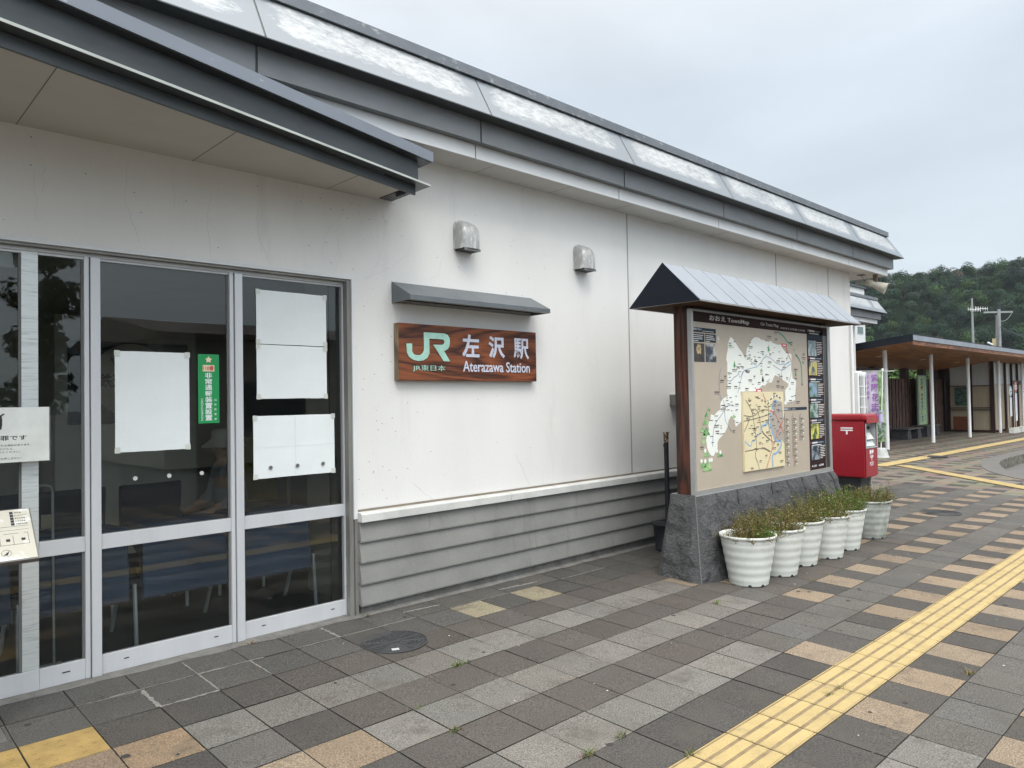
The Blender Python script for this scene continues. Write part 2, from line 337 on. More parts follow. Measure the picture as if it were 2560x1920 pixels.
def wear_mat():
    m = bpy.data.materials.new('oxidised_roof_panel'); m.use_nodes = True; t = m.node_tree; b = t.nodes['Principled BSDF']; L = t.links.new
    at = N(t, 'ShaderNodeAttribute', attribute_name='tint'); tcd = N(t, 'ShaderNodeTexCoord')
    mpp = N(t, 'ShaderNodeMapping'); mpp.inputs['Scale'].default_value = (1, 2.2, 2.2); mpp.inputs['Rotation'].default_value = (0, .5, 0); L(tcd.outputs['Object'], mpp.inputs[0])
    n = N(t, 'ShaderNodeTexNoise', i_Scale=13.0, i_Detail=10.0, i_Roughness=.74, i_Distortion=.3); L(mpp.outputs[0], n.inputs['Vector'])
    a = N(t, 'ShaderNodeMath', operation='ADD'); L(n.outputs[0], a.inputs[0]); L(at.outputs['Fac'], a.inputs[1])
    r = N(t, 'ShaderNodeMapRange'); r.inputs[1].default_value = .92; r.inputs[2].default_value = 1.22; L(a.outputs[0], r.inputs[0])
    mm = N(t, 'ShaderNodeMix', data_type='RGBA'); mm.inputs[6].default_value = (.185, .21, .23, 1); mm.inputs[7].default_value = (.47, .48, .475, 1)
    L(r.outputs[0], mm.inputs[0]); L(mm.outputs[2], b.inputs['Base Color']); b.inputs['Metallic'].default_value = .15
    r2 = N(t, 'ShaderNodeMapRange'); r2.inputs[3].default_value = .30; r2.inputs[4].default_value = .6; L(r.outputs[0], r2.inputs[0]); L(r2.outputs[0], b.inputs['Roughness'])
    return m
M['panel'] = wear_mat()
def set_tint(ob, cols, domain='FACE'):
    me = ob.data; ca = me.color_attributes.new('tint', 'FLOAT_COLOR', 'CORNER')
    arr = np.ones((len(me.loops), 4), dtype=np.float32)
    ls = np.empty(len(me.polygons), dtype=np.int32); me.polygons.foreach_get('loop_total', ls)
    if domain == 'FACE': arr[:, :3] = np.repeat(np.asarray(cols, dtype=np.float32), ls, axis=0)
    else:
        vi = np.empty(len(me.loops), dtype=np.int32); me.loops.foreach_get('vertex_index', vi); arr[:, :3] = np.asarray(cols, dtype=np.float32)[vi]
    ca.data.foreach_set('color', arr.ravel())
def gz(x, y): return -0.005*x + 0.02108*y          # the pavement falls away from the station
MAP= {'land': [(4.349, 1.474), (4.339, 1.279), (4.236, 1.229), (4.193, 1.317), (4.156, 1.333), (4.107, 1.286), (4.096, 1.244), (4.048, 1.193), (4.006, 1.167), (3.937, 1.132), (3.913, 1.105), (3.911, 1.059), (3.888, 1.032), (3.86, 1.006), (3.842, 0.989), (3.799, 0.998), (3.765, 1.03), (3.741, 1.069), (3.727, 1.134), (3.741, 1.17), (3.782, 1.223), (3.759, 1.275), (3.804, 1.31), (3.814, 1.356), (3.875, 1.345), (3.912, 1.372), (3.975, 1.394), (3.978, 1.451), (4.006, 1.479), (4.043, 1.497), (4.108, 1.51), (4.092, 1.553), (4.108, 1.601), (4.108, 1.697), (4.113, 1.817), (4.096, 1.84), (4.107, 1.889), (4.128, 1.937), (4.13, 1.986), (4.15, 2.015), (4.18, 2.051), (4.217, 2.038), (4.263, 2.006), (4.319, 1.959), (4.385, 1.912), (4.441, 1.859), (4.464, 1.925), (4.476, 1.96), (4.549, 2.023), (4.592, 2.055), (4.644, 2.072), (4.716, 2.066), (4.768, 2.047), (4.799, 2.028), (4.864, 2.047), (4.766, 2.053), (4.797, 2.028), (4.851, 2.046), (4.894, 2.037), (4.949, 2.05), (5.003, 2.026), (5.047, 2.023), (5.103, 2.015), (5.16, 2.022), (5.192, 1.986), (5.259, 1.945), (5.317, 1.942), (5.387, 1.928), (5.383, 1.857), (5.38, 1.792), (5.389, 1.748), (5.397, 1.683), (5.48, 1.662), (5.463, 1.575), (5.446, 1.493), (5.444, 1.461), (5.218, 1.416), (5.196, 1.432), (5.232, 1.464), (5.225, 1.544), (5.226, 1.564), (5.298, 1.602), (5.3, 1.629), (5.197, 1.66), (5.13, 1.687), (5.019, 1.712), (4.984, 1.68), (4.949, 1.638), (4.862, 1.638), (4.807, 1.607), (4.754, 1.612), (4.7, 1.586), (4.628, 1.556), (4.338, 1.552)], 'inset': [(4.345, 1.555), (5.151, 1.541), (5.139, 0.809), (4.356, 0.813)], 'insetgray': [(4.951, 1.472), (5.117, 1.444), (5.147, 1.173), (5.151, 1.035), (5.085, 1.07), (4.962, 1.066), (4.922, 1.13), (4.851, 1.226), (4.855, 1.298), (4.934, 1.363), (4.906, 1.442)], 'band': [(3.56, 2.225), (3.557, 2.152), (5.732, 2.163), (6.172, 2.25), (6.153, 2.173)], 'col': [(5.742, 2.22), (6.171, 2.238), (6.17, 0.715), (5.767, 0.717)], 'colR': [(6.225, 2.229), (6.212, 0.717)], 'photos': [[(5.766, 2.092), (5.987, 2.101), (5.997, 1.938), (5.775, 1.926)], [(5.772, 1.866), (5.993, 1.866), (6.003, 1.714), (5.776, 1.72)], [(5.771, 1.641), (5.992, 1.642), (5.99, 1.493), (5.781, 1.487)], [(5.771, 1.42), (5.999, 1.42), (6.002, 1.265), (5.78, 1.266)], [(5.783, 1.198), (5.991, 1.194), (6.001, 1.036), (5.799, 1.04)], [(5.788, 0.974), (6.011, 0.97), (6.014, 0.812), (5.798, 0.816)]], 'heads': [[(5.748, 2.215), (6.129, 2.23), (6.136, 2.114), (5.754, 2.102)], [(5.762, 1.922), (6.124, 1.933), (6.135, 1.887), (5.766, 1.878)], [(5.768, 1.698), (6.137, 1.701), (6.141, 1.66), (5.772, 1.653)], [(5.768, 1.479), (6.143, 1.475), (6.148, 1.435), (5.771, 1.434)], [(5.774, 1.258), (6.143, 1.249), (6.147, 1.206), (5.777, 1.21)], [(5.785, 1.021), (6.135, 1.018), (6.139, 0.974), (5.789, 0.982)]], 'ev': [[(3.559, 2.105), (3.927, 2.107), (3.925, 2.069), (3.557, 2.062)], [(3.557, 2.055), (3.733, 2.057), (3.734, 1.983), (3.554, 1.985)], [(3.746, 2.055), (3.925, 2.062), (3.924, 1.987), (3.747, 1.984)], [(3.555, 1.969), (3.734, 1.974), (3.731, 1.812), (3.553, 1.809)], [(3.75, 1.97), (3.93, 1.977), (3.924, 1.814), (3.748, 1.812)]], 'title1': [(3.824, 2.171), (4.527, 2.185), (3.827, 2.23)], 'title2': [(4.752, 2.188), (5.118, 2.19), (4.754, 2.226)], 'title3': [(5.151, 2.176), (5.709, 2.19), (5.152, 2.2)], 'red': [[(5.171, 2.031), (5.287, 2.033), (5.291, 1.99), (5.175, 1.999)], [(4.629, 1.574), (4.745, 1.572), (4.741, 1.533), (4.627, 1.533)]], 'green': [(5.109, 2.142), (5.222, 2.11), (5.3, 2.055), (5.393, 2.026), (5.438, 1.984), (5.483, 1.931), (5.578, 1.873), (5.61, 1.796), (5.613, 1.635)], 'redroad': [(5.267, 1.989), (5.317, 1.931), (5.371, 1.857)], 'river': [[(4.289, 1.543), (4.332, 1.636), (4.396, 1.744), (4.476, 1.761), (4.578, 1.777), (4.681, 1.789), (4.802, 1.879), (4.857, 1.912)], [(4.712, 1.81), (4.833, 1.901), (4.983, 1.863), (5.069, 1.818), (5.24, 1.821), (5.383, 1.857)], [(4.98, 1.811), (5.079, 1.781), (5.179, 1.756), (5.31, 1.812), (5.37, 1.83)], [(4.189, 1.433), (4.077, 1.425), (4.047, 1.383), (3.908, 1.293), (3.862, 1.248), (3.841, 1.179), (3.828, 1.073)], [(4.106, 1.654), (4.171, 1.645), (4.22, 1.684), (4.287, 1.699), (4.308, 1.733), (4.324, 1.67), (4.396, 1.744)], [(5.151, 1.655), (5.156, 1.756), (5.229, 1.816), (5.336, 1.856)], [(5.312, 1.645), (5.376, 1.737), (5.382, 1.841)], [(4.501, 1.871), (4.55, 1.832), (4.651, 1.799)], [(4.024, 1.478), (4.05, 1.431), (4.044, 1.312), (4.096, 1.248), (4.159, 1.193)], [(4.001, 1.762), (3.961, 1.681), (3.967, 1.507), (4.006, 1.479)]], 'insroad': [[(4.337, 1.33), (4.524, 1.312), (4.681, 1.379), (4.828, 1.371)], [(4.344, 1.278), (4.615, 1.3), (4.847, 1.329)], [(4.393, 1.474), (4.488, 1.388), (4.524, 1.312), (4.591, 1.02), (4.536, 0.953), (4.603, 0.868), (4.616, 0.812)], [(4.464, 1.314), (4.421, 1.251), (4.344, 1.181)], [(4.497, 1.383), (4.578, 1.386), (4.638, 1.339), (4.681, 1.166), (4.834, 1.083)], [(4.355, 0.999), (4.694, 1.014), (4.828, 0.97)], [(4.829, 1.417), (4.818, 1.212), (4.877, 1.107), (4.884, 1.024)], [(4.679, 1.172), (4.812, 1.1), (4.939, 1.041)], [(4.671, 1.015), (4.734, 1.012), (4.848, 0.967)]], 'insred': [[(4.72, 1.533), (4.76, 1.479), (4.768, 1.48), (4.776, 1.428)], [(4.837, 1.366), (4.944, 1.348), (5.039, 1.251), (5.134, 1.131)], [(5.142, 1.279), (5.0, 1.148), (4.917, 1.043), (4.824, 0.904), (4.76, 0.812)]], 'insblue': [[(4.355, 1.092), (4.47, 1.029), (4.493, 1.095), (4.543, 1.082), (4.587, 1.15), (4.648, 1.137), (4.662, 1.218), (4.842, 1.242)], [(4.681, 1.217), (4.798, 1.238), (4.855, 1.298), (4.951, 1.467), (5.016, 1.451)], [(4.841, 1.237), (4.921, 1.105), (4.973, 1.06), (5.084, 1.06), (5.07, 1.008), (4.978, 0.941), (4.879, 0.942), (4.889, 0.817)]], 'arch': [(4.808, 1.423), (4.864, 1.468), (4.931, 1.499), (4.986, 1.511), (5.052, 1.497), (5.106, 1.46)], 'bar': [(5.168, 1.387), (5.709, 1.382), (5.709, 1.354), (5.169, 1.357)], 'cols': [[(5.202, 1.331), (5.215, 0.835)], [(5.383, 1.329), (5.4, 0.781)], [(5.549, 1.33), (5.56, 1.041)]], 'mts': [(3.745, 1.358), (3.726, 1.299), (3.73, 1.211), (3.695, 1.176), (3.684, 1.127), (3.672, 1.227), (3.777, 1.403), (3.722, 1.019), (3.949, 1.005), (3.735, 0.913), (4.203, 1.331), (3.667, 0.927), (4.158, 1.977), (4.517, 1.981), (4.742, 1.76)], 'mtw': [0.11, 0.16, 0.19, 0.12, 0.12, 0.12, 0.08, 0.15, 0.15, 0.25, 0.09, 0.14, 0.08, 0.07, 0.08], 'trees': [(4.237, 1.762), (4.768, 1.632), (4.899, 1.929), (4.766, 1.632), (5.47, 1.695)], 'clouds': [(3.706, 1.045), (3.896, 1.032), (3.954, 1.016), (3.775, 0.959), (3.702, 0.954), (3.806, 0.959), (3.643, 0.959)], 'arrow': [(4.076, 1.998), (4.076, 2.055)], 'small': [(4.167, 1.963), (4.547, 1.97), (4.237, 1.747), (4.291, 1.775), (4.388, 1.776), (4.014, 1.649), (4.07, 1.687), (4.137, 1.717), (4.485, 1.741), (4.604, 1.692), (4.521, 1.656), (4.131, 1.592), (4.253, 1.594), (3.919, 1.545), (4.772, 1.93), (4.632, 1.834), (4.523, 1.891), (4.457, 1.574), (4.742, 1.745), (4.694, 1.632), (5.064, 2.134), (5.06, 2.066), (4.918, 2.085), (4.931, 1.914), (5.196, 1.847), (5.279, 1.881), (5.094, 1.85), (4.916, 1.835), (5.216, 1.789), (5.142, 1.697), (5.279, 1.682), (5.083, 1.649), (5.394, 1.634), (5.474, 1.772), (5.469, 1.678), (5.668, 1.936), (5.666, 1.897), (5.651, 1.852), (5.612, 1.619), (5.382, 2.047), (5.08, 1.602), (5.17, 1.591), (4.954, 1.529), (4.031, 1.426), (4.265, 1.432), (4.02, 1.393), (3.906, 1.251), (3.913, 1.199), (3.657, 1.073), (3.725, 0.896), (4.196, 1.192), (4.48, 0.833), (4.517, 1.367), (4.641, 1.405), (4.549, 1.197), (4.496, 1.154), (4.646, 0.891), (4.644, 1.062), (4.796, 1.156), (4.414, 1.301), (4.95, 1.446), (4.959, 1.415), (5.033, 1.356), (4.922, 1.338), (4.908, 1.276), (4.779, 1.27), (4.805, 1.156), (4.79, 1.075), (4.926, 0.996), (4.761, 0.934), (5.045, 0.947), (5.074, 0.861), (5.337, 1.452), (5.504, 1.438), (4.71, 1.363), (5.004, 1.028), (4.704, 1.465)]}
# ------------------------------------------------------------------ setting: ground, paving, road, kerb
gm = MB(); gm.add([(-400, -400, -.75), (1500, -400, -.75), (1500, 1500, -.75), (-400, 1500, -.75)], [(0, 1, 2, 3)])
tag(gm.build('ground', M['asphalt']), kind='structure')
ROAD = [(60, .72), (19, .76), (17.3, .62), (15.9, .24), (14.95, -.14), (14.1, -.72), (13.3, -1.6), (12.7, -2.8), (12.4, -4.2), (12.3, -12), (60, -12)]
def inroad(x, y):
    c = False; n = len(ROAD)
    for i in range(n):
        x1, y1 = ROAD[i]; x2, y2 = ROAD[(i+1) % n]
        if (y1 > y) != (y2 > y) and x < (x2-x1)*(y-y1)/(y2-y1)+x1: c = not c
    return c
GREY = (.096, .091, .083); BROWN = (.082, .073, .064); DARK = (.065, .060, .054); LIGHT = (.152, .144, .129); BEIGE = (.215, .168, .118)
TAN = (.175, .150, .118); SMOOTH = (.086, .083, .075)
LIM = {1: 11, 3: 11, 5: 8, 7: 7, 9: 6, 11: 5, 13: 4}
LIME = {0: 13, 2: 12, 4: 12, 6: 8, 8: 5, 10: 4, 12: 3}
def tile_colour(c, r):
    x = c*.3+.15
    if x > 11.3+.25*(r % 3) or r < -2:
        k = TAN if (r % 2 or (c+r//2) % 2) else DARK
        return tuple(v*random.uniform(.86, 1.1) for v in k)
    if r < 0:
        if (c, r) in ((5, -1), (7, -1)): return (.25, .22, .15)
        if c > 6 and r == -1 and c < 12: return tuple(v*.9 for v in SMOOTH)
        return SMOOTH
    if r == 1 and c in (-3, -4, -5): return (.205, .155, .11) if c == -4 else (.25, .185, .12)
    if (c, r) == (11, 1): return BEIGE
    if r in (1, 3) and 12 <= c <= 21: return BROWN
    if r == 3 and c in (-1, -2): return BEIGE
    if r == 2 and c == -2: return GREY
    if r == 4 and c < 0: return DARK
    if c < -3 and r > 1: return BEIGE if (r % 2 and c % 2) else DARK
    if r % 2:
        return LIGHT if c < LIM.get(r, 4) else (BEIGE if (r == 9 and c == 4) else GREY)
    t = LIME.get(r, 4)
    if r == 6 and c == 10: return GREY
    if c < t: return BROWN if (c > -1 and r < 5) else DARK
    return BEIGE if c % 2 == 0 else DARK
tv = []; tf = []; tcx = []; bv = []; bf = []
def cellquad(lst, fl, c, r, g, dz, tilt=0):
    x0, x1, y1, y0 = c*.3+g, c*.3+.3-g, -r*.3-g, -r*.3-.3+g
    b = len(lst)
    for x, y in ((x0, y0), (x1, y0), (x1, y1), (x0, y1)): lst.append((x, y, gz(x, y)+dz+(random.uniform(-tilt, tilt) if tilt else 0)))
    fl.append((b, b+1, b+2, b+3))
for c in range(-26, 135):
    for r in range(-20, 28):
        cx, cy = c*.3+.15, -r*.3-.15
        if inroad(cx, cy): continue
        if -8 < cx < 9.8 and cy > .62: continue
        if r == 7 and c < 38: continue
        if r == 0 and c in (-4, -5): continue
        cellquad(tv, tf, c, r, random.uniform(.0018, .0042), 0, .0014)
        k = random.uniform(.87, 1.12); h = random.uniform(-.018, .022); bc = tile_colour(c, r); h *= (c < 30)
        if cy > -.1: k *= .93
        tcx.append((bc[0]*k*(1+h), bc[1]*k, bc[2]*k*(1-h)))
me = bpy.data.meshes.new('pavement'); me.from_pydata(tv, [], tf); me.materials.append(M['tile'])
pav = bpy.data.objects.new('pavement', me); C.objects.link(pav); set_tint(pav, tcx); tag(pav, kind='structure')
for c in range(-26, 135):
    for r in range(-20, 28):
        cx, cy = c*.3+.15, -r*.3-.15
        if inroad(cx, cy) or (-8 < cx < 9.8 and cy > .92): continue
        cellquad(bv, bf, c, r, 0, -.005)
me = bpy.data.meshes.new('pavement_bed'); me.from_pydata(bv, [], bf); me.materials.append(M['sand'])
tag(bpy.data.objects.new('pavement_bed', me), kind='structure'); C.objects.link(bpy.data.objects['pavement_bed'])
m = MB(); random.seed(5)
def mortar(x0, y0, x1, y1, w0):
    n = 14; vs = []; d = Vector((x1-x0, y1-y0, 0)).normalized(); q = Vector((-d.y, d.x, 0))
    for i in range(n+1):
        t = i/n; p = Vector((x0+(x1-x0)*t, y0+(y1-y0)*t, 0)); a = w0*random.uniform(.25, 1.3); b = w0*random.uniform(.25, 1.3)
        for s_ in (p-q*a, p+q*b): vs.append((s_.x, s_.y, gz(s_.x, s_.y)+.0022))
    m.add(vs, [(2*i, 2*i+2, 2*i+3, 2*i+1) for i in range(n)])
for a in ((-.75, .30, -.32, .30, .006), (-.30, .30, .08, .30, .009), (-.60, .0, -.30, .0, .009), (-.9, .30, -.62, .28, .004), (-.60, .28, -.60, .01, .012), (-.30, .55, -.30, .02, .005), (.0, .30, .0, .02, .006), (.30, .3, .9, .3, .006), (.6, .55, .6, .3, .012), (.9, .3, 1.2, .3, .007), (1.2, .45, 1.5, .42, .012), (2.1, .42, 2.5, .38, .014), (2.7, .30, 3.3, .30, .006), (1.5, .3, 2.1, .3, .005)): mortar(*a)
tag(m.build('mortar_smears', mat('pale_mortar_smear', (.20, .19, .17), .9, var=.2, scale=30)), kind='stuff')
m = MB(); random.seed(9)
for _ in range(70):
    x, y = random.uniform(-1.2, 8), random.uniform(-3.2, .4); r = random.uniform(.008, .022); n = 9; z = gz(x, y)+.0018
    m.add([(x+r*random.uniform(.7, 1.2)*math.cos(2*PI*k/n), y+r*random.uniform(.7, 1.2)*math.sin(2*PI*k/n), z) for k in range(n)], [tuple(range(n))])
tag(m.build('gum_spots', mat('dark_gum', (.035, .033, .030), .9)), kind='stuff')
# guiding strip: yellow tiles with four raised bars
def strip(name, cells, mbase, bars=True, dots=False):
    m = MB()
    for (ox, oy, ux, uy) in cells:            # origin corner, unit vector along the strip
        vx, vy = -uy, ux
        P = lambda a, b, z: (ox+ux*a+vx*b, oy+uy*a+vy*b, gz(ox+ux*a+vx*b, oy+uy*a+vy*b)+z)
        def blk(a0, a1, b0, b1, z0, z1, ins=0):
            lo = [P(a0, b0, z0), P(a1, b0, z0), P(a1, b1, z0), P(a0, b1, z0)]
            hi = [P(a0+ins, b0+ins, z1), P(a1-ins, b0+ins, z1), P(a1-ins, b1-ins, z1), P(a0+ins, b1-ins, z1)]
            m.add(lo+hi, [(4, 5, 6, 7), (0, 1, 5, 4), (1, 2, 6, 5), (2, 3, 7, 6), (3, 0, 4, 7)])
        m.cm = 1; blk(.004, .296, .003, .297, -.004, .0015)
        m.cm = 0
        if bars:
            for k in range(4): b0 = .012+k*.0725; blk(.006, .294, b0, b0+.054, .001, .006, .005)
            for k in (0, 1): blk(.006, .294, (.0025, .292)[k], (.008, .2975)[k], .001, .003, .0)
        if dots:
            m.cm = 1
            for i in range(5):
                for j in range(4): m.disc(P(.04+i*.055, .05+j*.065, .001), .009, 8, (0, 0, 1), .0035)
    return m.build(name, mbase)
cells = [(c*.3, -2.4, 1, 0) for c in range(-26, 38)]
tag(strip('tactile_paving', cells, [M['tactile'], mat('grooves_of_tactile_tile', (.19, .14, .075), .85, var=.2, scale=20)]), kind='structure')
dx, dy = (12.0-14.75), (-1.12-1.85); dl = math.hypot(dx, dy); dx /= dl; dy /= dl
cells = [(14.75+.1+dx*.3*k, 1.85-.12+dy*.3*k, dx, dy) for k in range(0, 17)]
cells2 = [(14.5+.3*k, 1.8, 1, 0) for k in range(0, 90)]
gt = mat('far_tactile_tile', (.36, .275, .12), .8, var=.1, scale=5)
for s in (cells, cells2): tag(strip('tactile_paving', [(a, b, u, v) for a, b, u, v in s], [gt, gt], bars=True), kind='structure').location.z = .012
tag(strip('tactile_paving', [(-1.2, -.3, 1, 0), (-1.5, -.3, 1, 0)], [M['tactile_old'], M['tactile_old']], bars=False, dots=True), kind='structure')
# sunken roadway with a curved granite kerb
rd = MB(); rd.add([(x, y, -.30) for x, y in [(60, 1.0), (18, 1.0), (12.5, -1.5), (12, -12), (60, -12)]], [(0, 1, 2, 3, 4)])
tag(rd.build('road', mat('road_surface', (.10, .10, .095), .9, var=.12, scale=2, fine=.2, fscale=120)), kind='structure')
# smooth kerb line
kp = [Vector((x, y, 0)) for x, y in ROAD[:10]]
def chaikin(p, n=3):
    for _ in range(n):
        q = [p[0]]
        for a, b in zip(p[:-1], p[1:]): q += [a*.75+b*.25, a*.25+b*.75]
        p = q+[p[-1]]
    return p
kl = chaikin(kp); km = MB(); kvs = []
for i, p in enumerate(kl):
    t = (kl[min(i+1, len(kl)-1)]-kl[max(i-1, 0)]).normalized(); n = Vector((-t.y, t.x, 0))     # n points into the road
    o = p - n*.16; q = p + n*.20; zt = gz(p.x, p.y)+.012
    for a, z in ((o, zt-.02), (o, zt), (q, zt), (q, -.32)): kvs.append((a.x, a.y, z))
ks = []
for i in range(len(kl)-1):
    for k in range(3): ks.append((i*4+k, (i+1)*4+k, (i+1)*4+k+1, i*4+k+1))
km.add(kvs, ks)
kerb = km.build('kerb', [M['kerb'], M['kerb_face']]); tag(kerb, kind='structure')
for p in kerb.data.polygons:
    if abs(p.normal.z) < .3: p.material_index = 1
# ------------------------------------------------------------------ station building
ST = thing('station_building', 'white rendered railway station with grey metal eaves, glass sliding doors and grey boarded base', 'building', (4.4, .61, 0))
m = MB(); m.box(-8, -3.2, .61, .86, -.05, 3.98); m.box(-3.2, .928, .61, .86, 2.407, 3.98); m.box(.928, 9.776, .61, .86, .752, 3.98)
m.box(9.526, 9.776, .86, 7, -.2, 3.98); m.box(-8, 9.776, 6.75, 7, -.2, 3.98)
m.build('wall', M['stucco'], ST)
# fine cracks in the render
def crack(pts, parent, r=.0009, jit=.010, y=.6095):
    v = []
    for (x0, z0), (x1, z1) in zip(pts[:-1], pts[1:]):
        n = max(2, int(math.hypot(x1-x0, z1-z0)/.03))
        for k in range(n): t = k/n; v.append((x0+(x1-x0)*t+random.uniform(-jit, jit), y, z0+(z1-z0)*t+random.uniform(-jit, jit)*.5))
    v.append((pts[-1][0], y, pts[-1][1])); return v
m = MB()
for pts in [[(-1.05, 2.98), (-.97, 2.82), (-.98, 2.66)], [(-1.02, 2.78), (-1.0, 2.5)], [(-.56, 2.92), (-.58, 2.72), (-.50, 2.46)], [(-.08, 2.84), (-.11, 2.6), (-.09, 2.45)],
            [(.22, 2.78), (.22, 2.6), (.28, 2.45)], [(.95, 2.98), (.85, 2.85), (.72, 2.7), (.66, 2.52)], [(.80, 2.70), (.82, 2.55), (.78, 2.43)],
            [(1.17, 2.98), (1.2, 2.8), (1.16, 2.6), (1.1, 2.48), (1.0, 2.38)], [(1.45, 2.75), (1.4, 2.62), (1.25, 2.52), (1.02, 2.40)], [(1.3, 2.95), (1.22, 2.86)],
            [(1.42, .90), (1.53, .80), (1.6, .76)], [(2.5, 1.05), (2.62, .84), (2.66, .77)], [(1.72, 2.63), (1.68, 2.5), (1.6, 2.46)], [(-.32, 2.9), (-.3, 2.7)]]:
    m.tube(crack(pts, ST), .0005, 3)
m.each('crack', mat('hairline_crack', (.36, .355, .34), .9), ST)
m = MB()
for k in range(260):
    x = random.choice([random.gauss(1.15, .16), random.uniform(-1.4, 9), random.uniform(.95, 4)]); z = random.uniform(.8, 3.3) if x > .93 else random.uniform(2.45, 3)
    m.disc((x, .6095, z), random.choice([.0018, .0025, .004]), 5, (0, -1, 0))
m.build('dirt_speck', mat('dirt', (.16, .15, .13), .9), ST)['kind'] = 'stuff'
# wall joints
m = MB()
for x in (4.13, 7.34, 8.972): m.box(x-.008, x+.008, .6075, .613, .753, 3.386)
m.each('wall_joint', M['joint_light'], ST)
# base: concrete, four lapped boards, sill cap
m = MB(); m.box(.95, 9.776, .606, .86, -.2, .73); m.build('base_wall', M['curb_concrete'], ST)
zb = [.076, .227, .377, .524, .667]
bd = M['concrete']
for k in range(4):
    m = MB(); m.px([(.606, zb[k]+.008), (.584, zb[k]+.008), (.583, zb[k]), (.566, zb[k]), (.564, zb[k]+.010), (.586, zb[k+1]), (.606, zb[k+1])], .93, 9.79); m.build('siding_board', bd, ST)
m = MB()
for x in (1.42, 2.03, 3.05): m.box(x-.001, x+.001, .565, .57, .10, .66)
xs = [.925, 2.38, 4.13, 5.9, 7.34, 8.97, 9.80]
m = MB()
for a, b in zip(xs[:-1], xs[1:]): m.px([(.606, .667), (.545, .667), (.545, .722), (.560, .733), (.606, .737)], a+.0015, b-.0015)
m.build('sill_cap', M['cap'], ST, bevel=.003)
m = MB(); m.box(.93, 9.776, .603, .606, .737, .753); m.build('sealant_strip', mat('brown_sealant', (.20, .17, .13), .8), ST)
# footing strip
m = MB(); nseg = 120; vs = []; fs = []
for i in range(nseg+1):
    x = -3.2+13*i/nseg; y0 = .555+.022*mnoise.noise(Vector((x*5, 0, 0)))-(.0 if x > .9 else -.01); z0 = gz(x, y0)+.002
    vs += [(x, y0, z0), (x, .63, gz(x, .6)+.022 if x > .93 else gz(x, .6)+.008)]
for i in range(nseg): fs.append((i*2, i*2+2, i*2+3, i*2+1))
m.add(vs, fs); m.build('mortar_footing', M['curb_concrete'], ST)
